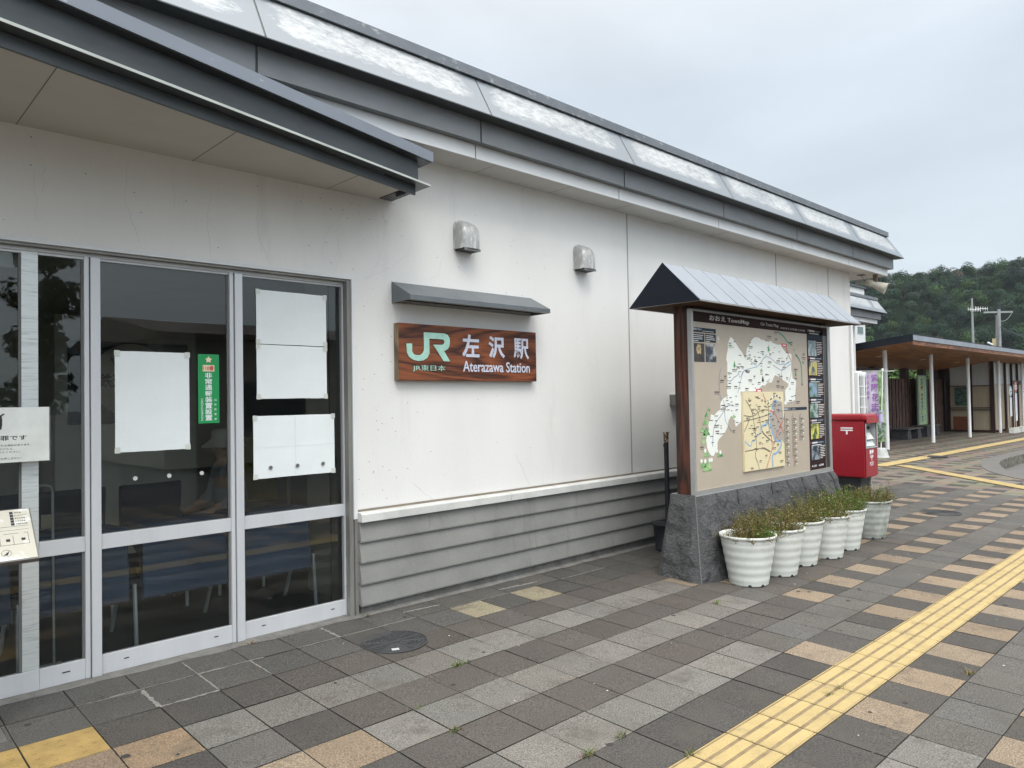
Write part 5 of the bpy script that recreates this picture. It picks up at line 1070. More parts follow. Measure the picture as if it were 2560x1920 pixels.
# weeds and litter in the joints
wv = []; wf = []; wc = []
def tuft(x, y, n, h, cols, sp=.02):
    for _ in range(n):
        a = random.uniform(0, 2*PI); b = len(wv); ox, oy = x+random.gauss(0, sp), y+random.gauss(0, sp*.5); z = gz(ox, oy)
        d = Vector((math.cos(a), math.sin(a), random.uniform(.4, 1.6))).normalized()*h*random.uniform(.4, 1); u = Vector((-math.sin(a), math.cos(a), 0))*.0018
        p = Vector((ox, oy, z-.003)); wv.extend([p-u, p+u, p+d*.6+u*.8, p+d, p+d*.6-u*.8]); wf.append((b, b+1, b+2, b+3, b+4)); wc.append([v*random.uniform(.7, 1.3) for v in random.choice(cols)])
G2 = [(.09, .14, .035), (.12, .17, .05), (.08, .10, .035)]; D2 = [(.22, .17, .08), (.16, .13, .06), (.12, .12, .05)]
for x, y, n, h, c_ in [(.828, -.60, 40, .055, G2), (.90, -.60, 20, .04, G2), (.31, -.905, 18, .04, D2+G2), (.30, -1.22, 26, .05, D2+G2), (.583, -1.80, 46, .05, G2+D2), (.816, -1.79, 26, .05, G2+D2), (.895, -2.105, 36, .05, G2+D2), (3.02, -.98, 24, .05, D2+G2),
                       (2.09, -2.26, 50, .03, D2+G2), (1.98, -2.26, 40, .03, G2), (2.83, -2.68, 40, .05, D2), (.13, .58, 30, .04, D2+[(.35, .22, .03)]), (.95, .55, 20, .05, D2+G2), (4.15, -1.17, 14, .05, D2)]: tuft(x, y, n, h, c_)
for _ in range(520):
    if random.random() < .5: x = round(random.uniform(-1, 12)/.3)*.3+random.gauss(0, .004); y = random.uniform(-3.4, .3)
    else: y = -round(random.uniform(0, 3.6)/.3)*.3+random.gauss(0, .004); x = random.uniform(-1, 12)
    tuft(x, y, random.randint(1, 4), random.uniform(.008, .02), D2+G2, .006)
for _ in range(240): tuft(random.uniform(3.2, 6.9), random.uniform(-1.25, .3), 1, .02, [(.12, .08, .045), (.08, .055, .03)], .1)
m = MB(); m.add(wv, wf); ob = m.build('weeds', M['leaf']); set_tint(ob, wc); tag(ob, kind='stuff')
m = MB()
for _ in range(26):
    x, y = random.uniform(-1, 6), random.uniform(-3, .55); z = gz(x, y)+.0005; r = random.choice([.003, .004, .006]); m.disc((x, y, z), r, 5, (0, 0, 1), .001)
tag(m.build('specks_of_litter', mat('pale_litter', (.5, .49, .46), .8)), kind='stuff')
# ------------------------------------------------------------------ horn loudspeaker under the eave
P = thing('horn_loudspeaker', 'aged beige horn loudspeaker hanging on a rusty bracket under the end of the station eave', 'loudspeaker', (10.25, .42, 3.38))
m = MB(); m.box(10.20, 10.245, .36, .42, 3.215, 3.385); m.build('bracket', M['rusty_brown'], P)
A = Vector((10.215, .43, 3.24)); D = Vector((.26, -.86, -.43)).normalized()
def ringpts(c, d, r, n=24):
    u = d.orthogonal().normalized(); v = d.cross(u); return [c+u*r*math.cos(2*PI*k/n)+v*r*math.sin(2*PI*k/n) for k in range(n)]
prof = [(-.12, .030), (-.105, .050), (-.02, .053), (.0, .045), (.02, .048), (.19, .084), (.198, .092), (.208, .092), (.208, .084), (.17, .072), (.05, .02), (.05, .001)]
m = MB(); vs = []; fs = []; n = 24
for t, r in prof: vs += ringpts(A+D*t, D, r, n)
for i in range(len(prof)-1):
    for k in range(n): fs.append((i*n+k, i*n+(k+1) % n, (i+1)*n+(k+1) % n, (i+1)*n+k))
m.add(vs, fs); m.add(ringpts(A+D*-.12, D, .035, n), [tuple(range(n))]); m.build('horn', M['beige_plastic'], P)
m = MB(); m.tube([A+D*.05, A+D*.17], .018, 12, .026); m.build('horn_centre', M['alu_dark'], P)
m = MB(); m.box(10.02, 10.14, .50, .60, 3.378, 3.385); m.build('cable_cover', M['rusty_brown'], P)
m = MB(); m.tube([(10.08, .55, 3.378), (10.09, .53, 3.33), (10.12, .49, 3.27), (10.14, .46, 3.25)], .004, 5); m.build('cable', M['black'], P)
P2 = thing('drain_pipe', 'thin white drain pipe down the far corner of the station wall', 'pipe', (9.70, .57, 0))
m = MB(); m.tube([(9.70, .575, .02), (9.70, .575, 2.62)], .018, 10); m.tube([(9.70, .575, 1.9), (9.70, .575, 1.94)], .022, 10); m.build('pipe_run', M['column'], P2)
# ------------------------------------------------------------------ second building behind and the block above it
B2 = thing('rear_station_wing', 'second white building with the same grey eaves behind the end of the station', 'building', (15, 3.72, 0))
m = MB(); m.box(11.2, 18.05, 3.72, 3.95, -.3, 3.98); m.box(17.8, 18.05, 3.95, 10, -.3, 3.98); m.box(11.2, 18.05, 9.8, 10, -.3, 3.98); m.box(11.2, 11.4, 3.95, 9.8, -.3, 3.98); m.build('wall', M['stucco'], B2)
eave(B2, 18.80, 3.11, 11.0, [18.25-1.785*k for k in range(5)][::-1], 8.0)
m = MB(); m.box(11.3, 17.9, 4.2, 9.7, 3.9, 3.97); m.build('flat_roof', M['coping'], B2)
B3 = thing('white_block', 'plain white block with one small window rising behind the second building', 'building', (22.5, 9, 0))
m = MB(); m.box(19.0, 24.91, 6.0, 12, -.3, 5.20); m.build('wall', mat('grey_white_render', (.60, .61, .60), .8, var=.05, grime=((.40, .40, .37), 1.2, .55, .8, (1, 1, .3))), B3)
m = MB(); m.box(18.9, 24.95, 5.94, 12.05, 5.20, 5.26); m.build('parapet_cap', M['dark_metal'], B3)
m = MB(); m.box(24.19, 24.70, 5.985, 5.999, 3.60, 3.86); wf_ = m.build('window_frame', M['alu'], B3)
m = MB(); m.box(24.21, 24.44, 5.978, 5.984, 3.62, 3.84); m.box(24.46, 24.68, 5.978, 5.984, 3.62, 3.84); m.build('window_pane', mat('grey_green_pane', (.12, .17, .17), .2), wf_)
# ------------------------------------------------------------------ slim white grille cabinet
P = thing('grille_cabinet', 'tall narrow white outdoor unit with a ladder like grille beyond the post box', 'cabinet', (12.7, 1.7, gz(12.7, 1.6)))
zc = gz(12.7, 1.6); m = MB(); m.box(12.50, 12.92, 1.565, 1.665, zc, 1.93); m.build('cabinet_body', M['column'], P, bevel=.01)
m = MB(); m.box(12.56, 12.88, 1.562, 1.5645, zc+.08, 1.88); m.build('grille_opening', M['joint'], P)
m = MB()
for k in range(10): z = zc+.08+k*.2; m.box(12.56, 12.88, 1.552, 1.5615, z, z+.014)
for x in (12.60, 12.655, 12.70, 12.80): m.box(x, x+.012, 1.555, 1.5615, zc+.08, 1.88)
m.box(12.74, 12.79, 1.550, 1.5615, zc+.08, 1.88); m.build('grille_bars', M['column'], P)
m = MB(); m.box(12.62, 12.74, 1.58, 1.65, 1.931, 1.955); m.build('top_lug', M['column'], P)
# ------------------------------------------------------------------ festival flag on a weighted base
P = thing('festival_flag', 'lilac and green festival flag with purple vertical Japanese lettering by the shelter column', 'flag', (16.85, 2.70, gz(16.85, 2.7)))
fz = gz(16.85, 2.7); m = MB(); m.tube([(16.85, 2.735, fz), (16.85, 2.64, 2.10)], .012, 8); m.tube([(16.85, 3.46, 2.085), (16.85, 2.39, 2.045)], .008, 6); m.tube([(16.85, 2.64, 2.06), (16.85, 2.64, 2.12)], .024, 10); m.build('pole', M['column'], P)
m = MB(); vs = []; fs = []; nx, nz_ = 14, 26
def fl(s, t): return (16.86+.02*math.sin(t*9+s*4)+.015*math.sin(s*14), 3.07-.44*s-.03*t*0, 2.045-1.70*t+(.0))
for j in range(nz_+1):
    for i in range(nx+1): vs.append(fl(i/nx, j/nz_))
for j in range(nz_):
    for i in range(nx):
        fs.append((j*(nx+1)+i, j*(nx+1)+i+1, (j+1)*(nx+1)+i+1, (j+1)*(nx+1)+i))
m.add(vs, fs); ob = m.build('flag_cloth', [M['lilac'], M['banner_green'], mat('violet_photo_print', (.22, .20, .30), .8, col2=(.55, .52, .62), thr=(.40, .62), scale=9)], P, smooth=True)
for k, p in enumerate(ob.data.polygons): i = k % nx; j = k//nx; p.material_index = 1 if i >= 10 or j > 21 else (2 if j > 13 else 0)
def mtext(s, ya, z, w_, h_, bold):
    text('lettering', s, M['purple_print'], (16.832, ya+w_, z), (0, -1, 0), UZ, w_, h_, P, .001, bold)
for k, c_ in enumerate('紫陽花まつり'): mtext(c_, 2.745, 1.80-k*.235, .165, .19, .02)
for k, c_ in enumerate('テルメ柏陵'): mtext(c_, 2.955, 1.86-k*.125, .075, .095, .02)
m = MB(); m.tube([(16.831, 2.70, 1.02), (16.831, 2.70, .62)], .05, 6, .03); m.tube([(16.832, 2.70, 1.06), (16.832, 2.70, 1.10)], .04, 8); m.build('printed_figure', mat('violet_figure_print', (.42, .40, .58), .8), P)
m = MB(); m.lathe([(.0, 0), (.19, 0), (.17, .04), (.13, .20), (.12, .22), (0, .22)], (16.85, 2.735, fz), 24); m.build('weighted_base', mat('pale_grey_base', (.42, .44, .43), .6), P, smooth=False)
# a second, greener leaflet cloth lower on the same pole
m = MB(); m.prism([(16.80, 2.80, .42), (16.80, 2.60, .46), (16.80, 2.58, .80), (16.80, 2.80, .86)], (.006, 0, 0)); m.build('lower_print', mat('dark_leaf_print', (.04, .10, .05), .8, col2=(.30, .38, .30), thr=(.4, .6), scale=14), P)
# ------------------------------------------------------------------ bus shelter
SH = thing('bus_shelter', 'long open shelter with white round columns, orange plank soffit, slatted fence and glazed waiting room', 'shelter', (30, 4, -.06))
sx0, sx1 = 18.3, 50.0
def rfz(y): return 3.0-.108*(y-2.40)
m = MB(); m.px([(2.40, 2.995), (2.40, 3.01), (5.75, rfz(5.75)+.01), (5.75, rfz(5.75)-.004)], sx0, sx1); m.build('roof', M['shade_navy'], SH)
m = MB(); m.px([(2.392, 2.855), (2.392, 2.985), (2.41, 2.985), (2.41, 2.855)], sx0, sx1); m.build('front_fascia', mat('blue_grey_fascia', (.24, .265, .30), .45, metal=.2), SH)
m = MB(); m.prism([(sx0-.01, 2.395, 2.83), (sx0-.01, 5.75, rfz(5.75)-.20), (sx0-.01, 5.75, rfz(5.75)), (sx0-.01, 2.395, 3.0)], (.03, 0, 0)); m.build('end_fascia', M['shade_navy'], SH)  # dark look of this end is painted in, front fascia is paler
m = MB(); m.px([(2.415, 2.74), (2.415, 2.855), (2.50, 2.84), (2.50, 2.76)], sx0+.03, sx1); m.build('edge_beam', M['beam_wood'], SH)
m = MB(); yy = 2.50
while yy < 5.7:
    z = 2.842-.138*(yy-2.45); m.px([(yy, z), (yy, z+.02), (yy+.115, z+.02-.0159), (yy+.115, z-.0159)], sx0+.03, sx1); yy += .12
m.build('soffit_planks', M['soffit_wood'], SH)
for x in (19.5, 23.4, 27.35, 31.45, 35.3, 39.2):
    y = 3.5; m = MB(); m.tube([(x, y, gz(x, y)-.02), (x, y, 2.72)], .055, 24); m.build('column', M['column'], SH, smooth=False)
for x in (20.8, 24.6, 28.4): MB().disc((x, 4.1, 2.61), .09, 20, (0, -.138, -1), .01).build('downlight', mat('pale_downlight', (.7, .66, .58), .5), SH)
m = MB(); random.seed(3)
x = 24.2
while x < 30.9:
    m.box(x, x+.10, 5.30+random.uniform(-.02, .02), 5.36, -.10, 2.03); x += .135
m.build('slat_fence', M['slat_wood'], SH)
m = MB(); m.box(24.2, 30.9, 5.37, 5.39, -.1, 1.98); m.build('fence_backing', M['black'], SH)
m = MB()
for x0, x1 in ((24.0, 24.4), (27.02, 27.35), (28.95, 29.28), (30.75, 31.1)): m.box(x0, x1, 5.40, 5.62, -.1, 2.42)
m.box(18.5, 24.2, 5.30, 5.5, 1.95, 2.35); m.each('rear_post', M['brown_frame'], SH)
# glazed room: side facing the station, front facing the street
m = MB()
for y0, y1 in ((3.56, 3.70), (4.30, 4.40), (5.08, 5.20)): m.box(31.0, 31.06, y0, y1, -.1, 2.70)
for z in (1.74, .80, .88): m.box(31.0, 31.05, 3.70, 5.1, z, z+.025)
m.box(31.0, 31.05, 3.70, 5.1, -.1, .03)
for x in (31.06, 32.0, 32.93, 33.97, 34.95, 35.96, 37.0): m.box(x, x+.10, 3.58, 3.68, -.1, 2.66)
m.box(33.97, 35.96, 3.59, 3.67, 1.80, 1.96); m.each('mullion', M['brown_frame'], SH)
m = MB(); m.box(31.06, 31.075, 3.70, 5.10, .03, 1.76); m.box(31.2, 37.0, 3.66, 3.672, 0, 1.80); m.each('tan_pane', M['tan_screen'], SH)
m = MB(); m.box(31.06, 31.075, 3.70, 5.10, 1.765, 2.66); m.box(31.2, 37.0, 3.66, 3.672, 1.81, 2.66); m.each('upper_pane', M['grey_screen'], SH)
m = MB(); m.box(31.055, 31.0585, 4.38, 5.0, .03, .55); m.build('orange_seat_behind_glass', mat('orange_brown_seat', (.18, .06, .03), .6), SH)
m = MB(); m.box(31.1, 50, 5.3, 5.5, -.1, 2.5); m.build('rear_wall', M['brown_frame'], SH)
P = thing('green_poster', 'dark green landscape poster on the shelter glass behind the third column', 'poster', (31.03, 4.78, 1.0))
m = MB(); m.box(31.036, 31.042, 4.42, 4.92, .98, 1.70); m.build('poster_sheet', mat('green_poster_print', (.02, .06, .05), .5, col2=(.13, .19, .16), thr=(.45, .58), scale=7, stretch=(1, 1, 2.5)), P)
# benches
for k, (x0, x1, y0, y1, lb) in enumerate(((24.05, 25.55, 4.42, 5.0, 'low weathered plank bench on dark stone supports under the shelter, nearer the station'), (26.6, 28.1, 4.60, 5.15, 'low plank bench on dark stone supports under the shelter, farther along past the green sign'))):
    P = thing('plank_bench', lb, 'bench', ((x0+x1)/2, (y0+y1)/2, gz(x0, y0)), 'plank benches under the shelter')
    m = MB(); n = 5
    for j in range(n): a = y0+(y1-y0)*j/n; m.box(x0, x1, a+.006, a+(y1-y0)/n-.006, .30, .345)
    m.build('seat_planks', M['weathered_plank'], P)
    for a in (x0+.08, x1-.42): m = MB(); m.prism([(a-.03, y0+.03, gz(a, y0)-.01), (a+.35, y0+.03, gz(a, y0)-.01), (a+.31, y0+.05, .298), (a+.01, y0+.05, .298)], (0, y1-y0-.08, 0)); m.build('stone_support', M['dark_stone'], P)
# tall vertical sign in the shelter
P = thing('vertical_sign', 'tall pale green vertical sign with dark and red Japanese lettering leaning on the slatted fence', 'sign', (27.45, 5.05, 0))
m = MB(); m.box(27.0, 27.88, 5.0, 5.03, .36, 2.12); m.build('sign_panel', M['pale_green_sign'], P)
m = MB(); m.box(26.97, 27.01, 4.985, 5.04, -.05, 2.15); m.box(27.87, 27.91, 4.985, 5.04, -.05, 2.15); m.box(27.01, 27.87, 4.985, 4.999, 2.11, 2.15); m.build('sign_frame', mat('sage_frame', (.25, .36, .28), .6), P)
bl = flat('dark_blue_lettering', (.02, .04, .14), .5); rdm = flat('dark_red_lettering', (.20, .02, .04), .5)
vtext('lettering', '左沢', bl, (27.28, 4.999, 2.05), UX, UZ, .26, .125, .138, P, .04); vtext('lettering', '高等学校', rdm, (27.28, 4.999, 1.774), UX, UZ, .26, .125, .138, P, .04)
vtext('lettering', 'を応援します', bl, (27.29, 4.999, 1.215), UX, UZ, .23, .115, .132, P, .04)
vtext('lettering', '地域の未来を担う人財育成は', M['sky_blue'], (27.62, 4.999, 2.06), UX, UZ, .17, .09, .122, P, .04)
vtext('lettering', '大江町左沢高等学校魅力化推進委員会', bl, (27.08, 4.999, 1.55), UX, UZ, .10, .055, .066, P, .01)
# bus stop signs and wheel stops
def busstop(x, y, zt, c1, lb, s, board):
    P = thing('bus_stop_sign', lb, 'bus stop', (x, y, gz(x, y)), 'bus stop signs before the waiting room')
    z0 = gz(x, y); m = MB(); m.box(x-.16, x-.14, y, y+.02, z0, zt-.35); m.box(x+.14, x+.16, y, y+.02, z0, zt-.35); m.box(x-.2, x+.2, y-.15, y+.15, z0, z0+.10); m.each('stand', M['rusty_brown'] if board else M['black'], P)
    m = MB(); m.disc((x, y, zt-.21), .21, 32, (0, -1, 0), .01); m.build('disc', c1, P)
    m = MB(); m.box(x-.19, x+.19, y-.016, y-.0105, zt-.30, zt-.15); m.build('disc_band', M['white_paint'], P); text('lettering', s, M['black'], (x-.14, y-.017, zt-.275), UX, UZ, .28, .09, P, .001, .02)
    m = MB(); m.box(x-.15, x+.15, y-.012, y-.002, z0+(.62 if board else .42), zt-.46); m.build('timetable', mat('timetable_paper', (.60, .61, .66), .6), P)
    m = MB()
    for k in range(9): z = zt-.52-k*.09; m.box(x-.12, x+.12, y-.013, y-.0125, z, z+.006)
    m.build('timetable_rules', M['black'], P)
busstop(32.25, 3.3, 1.73, mat('pale_blue_disc', (.40, .55, .62), .5), 'blue and white round topped bus stop sign, the left of two', '左沢駅', True)
busstop(33.10, 3.3, 1.90, mat('salmon_disc', (.55, .20, .17), .5), 'red and white round topped bus stop sign with white timetable strip, the right of two', 'のりば', False)
for k, (x0, x1, lb) in enumerate(((31.30, 32.35, 'pale concrete block lying before the blue bus stop sign'), (32.6, 33.65, 'pale concrete block lying before the red bus stop sign'))):
    o = MB().prism([(x0, 3.02, gz(x0, 3)), (x1, 3.02, gz(x1, 3)), (x1-.10, 3.04, .10), (x0+.10, 3.04, .10)], (0, .16, 0)).build('concrete_block', M['cement_block']); tag(o, lb, 'block', 'concrete blocks by the bus stop')
P = thing('notice_case', 'white notice case with blue print at the right edge of the shelter', 'notice', (37.6, 3.4, 0))
m = MB(); m.box(37.3, 38.3, 3.38, 3.42, .75, 1.75); m.build('case', M['white_paint'], P); m = MB(); m.box(37.35, 38.2, 3.374, 3.379, 1.1, 1.3); m.box(37.35, 38.2, 3.374, 3.379, .85, .95); m.each('blue_print', M['sky_blue'], P)
m = MB(); m.box(37.35, 37.39, 3.39, 3.42, -.1, .75); m.box(38.2, 38.24, 3.39, 3.42, -.1, .75); m.each('leg', M['alu'], P)
# ------------------------------------------------------------------ distant utility poles
P = thing('utility_pole', 'slim plain concrete pole with two small aerials against the wooded hill', 'utility pole', (89.8, 18.74, -1))
m = MB(); m.tube([(89.8, 18.74, -1), (89.8, 18.74, 11.76)], .17, 14, .09); m.build('pole_shaft', M['grey_pole'], P)
m = MB(); m.tube([(87.19, 18.46, 10.34), (88.13, 17.56, 10.22)], .03, 5); m.tube([(87.78, 17.89, 10.44), (88.68, 17.03, 10.34)], .03, 5)
m.tube([(88.2, 17.7, 10.35), (89.8, 18.74, 10.30)], .03, 5)
for a, b in (((87.19, 18.46, 10.34), (88.13, 17.56, 10.22)), ((87.78, 17.89, 10.44), (88.68, 17.03, 10.34))):
    for k in range(6): p = Vector(a).lerp(Vector(b), k/5); m.tube([p-Vector((0, 0, .2)), p+Vector((0, 0, .2))], .018, 4)
m.build('aerial', M['column'], P)
P = thing('utility_pole', 'stout utility pole with one wide crossarm, transformer cap and street lamp', 'utility pole', (91.9, 16.8, -1))
m = MB(); m.tube([(91.9, 16.8, -1), (91.9, 16.72, 10.5)], .20, 14, .15); m.build('pole_shaft', M['grey_pole'], P)
m = MB(); m.tube([(91.5, 17.2, -1), (91.75, 16.9, 9.9)], .13, 10, .10); m.build('brace_pole', mat('dark_brace_pole', (.16, .15, .15), .8), P)
m = MB(); d = Vector((.707, -.707, 0)); c_ = Vector((91.88, 16.74, 10.2))
m.prism([c_-d*1.55+Vector((0, 0, -.09)), c_+d*1.55+Vector((0, 0, -.09)), c_+d*1.55+Vector((0, 0, .09)), c_-d*1.55+Vector((0, 0, .09))], (.12, .12, 0)); m.build('crossarm', M['grey_pole'], P)
m = MB(); m.tube([(91.9, 16.7, 10.5), (91.9, 16.7, 10.98)], .15, 10); m.build('pole_cap', M['black'], P)
m = MB(); m.tube([(91.03, 17.65, 6.9), (91.61, 17.1, 6.5)], .09, 8); m.build('lamp_head', M['white_paint'], P)
m = MB(); m.box(91.35, 91.65, 17.0, 17.3, 6.5, 7.3); m.build('meter_box', mat('ochre_box', (.40, .34, .18), .7), P)
P = thing('overhead_cable', 'dark cable sagging from the stout utility pole to the right edge', 'cable', (91.9, 16.7, 8.6))
m = MB(); a = Vector((91.9, 16.7, 8.6)); b = Vector((85.0, 11.0, 6.2)); m.tube([a.lerp(b, k/12)+Vector((0, 0, -1.0*(k/12)*(1-k/12))) for k in range(13)], .045, 5); m.build('cable_run', mat('green_black_cable', (.03, .045, .04), .7), P)
m = MB(); a = c_+d*1.5; b = Vector((91.95, 16.6, 9.2)); m.tube([a.lerp(b, k/8)+Vector((0, 0, -.35*math.sin(PI*k/8))) for k in range(9)], .03, 4); m.build('jumper_cable', M['grey_pole'], P)
# ------------------------------------------------------------------ vegetation
def crown(centre, rad, n, leaf, cols, seed, flat_=1.0, rnd_=.5, nb=None):
    """leaf clumps spread through an uneven crown volume"""
    rs = np.random.RandomState(seed); cx, cy, cz = centre
    nb = nb or max(5, int(4+rad*1.2)); bl_ = []
    for _ in range(nb):
        v = rs.normal(size=3); v /= np.linalg.norm(v); v[2] = abs(v[2])*.9-.25; r = rs.uniform(.30, .52)*rad*(1.25 if nb < 5 else 1); bl_.append((v*rad*rs.uniform(.35, .72)*np.array([1, 1, flat_]), r))
    bl_.append((np.zeros(3), rad*.55)); vs = []; cs = []
    w_ = np.array([r**2 for _, r in bl_]); w_ /= w_.sum(); ch = rs.choice(len(bl_), n, p=w_)
    d = rs.normal(size=(n, 3)); d /= np.linalg.norm(d, axis=1)[:, None]; rr = rs.uniform(.75, 1.08, n)
    ctr = np.array([bl_[i][0] for i in ch]); rd_ = np.array([bl_[i][1] for i in ch]); p = ctr + d*rd_[:, None]*rr[:, None]*np.array([1, 1, flat_]) + np.array(centre)
    nn = d+np.array([0, 0, .35])+rs.normal(size=(n, 3))*rnd_; nn /= np.linalg.norm(nn, axis=1)[:, None]; u = np.cross(nn, rs.normal(size=(n, 3))); u /= np.linalg.norm(u, axis=1)[:, None]; v = np.cross(nn, u)
    L = leaf*rs.uniform(.6, 1.3, n)[:, None]; q = np.stack([p-u*L, p+v*L*.6, p+u*L, p-v*L*.6], 1).reshape(-1, 3)
    base = np.array(cols)[rs.randint(len(cols), size=nb+1)]; c = base[ch]*rs.uniform(1-rnd_*.5, 1+rnd_*.5, n)[:, None]
    return q, c
def leafobj(name, parts, P=None):
    q = np.concatenate([a for a, _ in parts]); c = np.concatenate([b for _, b in parts]); o0 = origin_of(P); q = q-np.array(o0)
    me = bpy.data.meshes.new(name); n = len(c); me.vertices.add(4*n); me.vertices.foreach_set('co', q.astype(np.float32).ravel())
    me.loops.add(4*n); me.loops.foreach_set('vertex_index', np.arange(4*n, dtype=np.int32)); me.polygons.add(n)
    me.polygons.foreach_set('loop_start', np.arange(0, 4*n, 4, dtype=np.int32)); me.polygons.foreach_set('loop_total', np.full(n, 4, dtype=np.int32)); me.update(calc_edges=True); me.validate()
    me.materials.append(M['leaf']); ob = bpy.data.objects.new(name, me); C.objects.link(ob)
    if P is not None: ob.parent = P
    set_tint(ob, c); return ob
# wooded hill: terrain sheet and one mass of trees
HD = Vector((.9365, .3507, 0)); HL = Vector((-.3507, .9365, 0))       # away from the station, and leftwards
CAMXY = Vector((-1.87, -3.91, 0))
def ridge(v):  return 58.5 + 2.2*math.sin(v*.045+.6) - .045*(v+8) + 2.0*mnoise.noise(Vector((v*.05, 0, 0)))
def hz(u, v):
    t = max(0, min(1.25, (u-250)/(170+10*math.sin(v*.03)))); s = t*t*(3-2*t) if t < 1 else 1-(t-1)*1.2
    return -2+ridge(v)*s*.98+3.0*mnoise.noise(Vector((u*.02, v*.02, 2)))*(1 if t > .05 else 0)
m = MB(); nu, nv = 46, 56; vs = []; fs = []
for i in range(nu+1):
    for j in range(nv+1): u = 230+i*7; v = -150+j*7; p = CAMXY+HD*u+HL*v; vs.append((p.x, p.y, hz(u, v)))
for i in range(nu):
    for j in range(nv): fs.append((i*(nv+1)+j, i*(nv+1)+j+1, (i+1)*(nv+1)+j+1, (i+1)*(nv+1)+j))
m.add(vs, fs); tag(m.build('hill', mat('forest_floor', (.008, .015, .009), 1, var=.3, scale=.05, spec=0), smooth=True), kind='structure')
HG = [(.016, .038, .020), (.020, .048, .022), (.013, .032, .022), (.030, .060, .022), (.017, .040, .026), (.042, .078, .026), (.014, .034, .020), (.022, .040, .024)]
rs = np.random.RandomState(11); parts = []
for u in np.arange(288, 436, 6.2):
    for v in np.arange(-64, 58, 5.8):
        uu, vv = u+rs.uniform(-3, 3), v+rs.uniform(-3, 3)
        if abs(vv) > 66 or rs.rand() < .03: continue
        p = CAMXY+HD*uu+HL*vv; r = rs.uniform(3.0, 4.8); k = rs.randint(len(HG)); cb = np.array(HG[k]); cols = [cb*rs.uniform(.65, 1.35)]*2
        if rs.rand() < .03: cols = [np.array((.09, .07, .05))*rs.uniform(.7, 1.2) for _ in range(3)]
        parts.append(crown((p.x, p.y, hz(uu, vv)+r*.75+rs.uniform(-1, 1.6)), r, 560 if uu > 310 else 200, .34, cols, rs.randint(1e6), 1.0, .16, 2))
for v in np.arange(-60, 56, 4.5):     # taller ragged trees along the ridge
    vv = v+rs.uniform(-2, 2); uu = 422+rs.uniform(-8, 6); p = CAMXY+HD*uu+HL*vv; r = rs.uniform(2.2, 3.6)
    for k in range(3): parts.append(crown((p.x+rs.uniform(-1.2, 1.2), p.y+rs.uniform(-1.2, 1.2), hz(uu, vv)+2.5+k*1.9), r*(1-.25*k), 130, .5, [(.016, .034, .018), (.02, .045, .022)], rs.randint(1e6), .5))
tag(leafobj('forest', parts), kind='stuff')
# trees behind the shelter fence
GT = [(.04, .075, .02), (.055, .095, .028), (.03, .06, .018)]
for k, (x, y, lb) in enumerate(((44.5, 13.2, 'bright green leafy tree behind the slatted fence, left in the gap under the shelter roof'), (50.5, 12.8, 'bright green leafy tree behind the slatted fence, middle of the gap under the shelter roof'), (57, 12.6, 'bright green leafy tree behind the slatted fence, right in the gap under the shelter roof'))):
    P = thing('leafy_tree', lb, 'tree', (x, y, -.2), 'trees behind the shelter fence')
    m = MB(); m.tube([(x, y, -.3), (x+.1, y, 1.2), (x-.05, y+.1, 2.2)], .14, 8, .06)
    for a in range(4): m.tube([(x, y, 1.4), (x+.9*math.cos(a*1.7), y+.9*math.sin(a*1.7), 2.6)], .05, 5, .02)
    m.build('trunk', M['trunk'], P); leafobj('crown', [crown((x, y, 2.3), 2.4, 2600, .13, GT, 50+k, .7)], P)
# ------------------------------------------------------------------ across the street: seen as reflections in the glass doors
P = thing('street_building', 'low beige building with a dark tiled roof reflected in the middle glass door', 'building', (18, -24, 0))
m = MB(); m.box(6.5, 32, -30, -20, -.6, 3.75); m.build('wall', M['opp_wall'], P)
m = MB(); m.px([(-19.4, 3.75), (-19.4, 3.95), (-25, 4.9), (-30.6, 3.95), (-30.6, 3.75)], 6.1, 32.4); m.build('roof', M['opp_roof'], P)
for x in (9, 14.5, 20, 25.5): 
    f_ = MB().box(x, x+2.6, -19.99, -19.93, .6, 2.4).build('window', M['alu_dark'], P); MB().box(x+.08, x+2.52, -19.925, -19.92, .68, 2.32).build('pane', flat('dark_pane', (.05, .06, .07), .15), f_)
P = thing('street_house', 'pale two storey house reflected at the far left of the glass doors', 'building', (-3, -36, 0))
m = MB(); m.box(-6.5, .3, -42, -34, -.6, 5.4); m.build('wall', mat('pale_house_wall', (.62, .62, .60), .8), P)
m = MB(); m.prism([(-7, -33.5, 5.4), (-7, -42.5, 5.4), (-7, -38, 7.2)], (7.8, 0, 0)); m.build('roof', M['opp_roof'], P)
P = thing('street_tree', 'tall dark tree reflected in the glass beside the brushed steel stile', 'tree', (1.95, -15, -.4))
m = MB(); m.tube([(1.95, -15, -.5), (1.95, -15, 7.5)], .16, 8, .05); m.build('trunk', M['trunk'], P)
leafobj('crown', [crown((2.15, -15, 1.8+k*1.1), 1.0-.05*k, 900, .10, [(.02, .035, .012), (.03, .05, .018)], 90+k, 1.0) for k in range(8)], P)
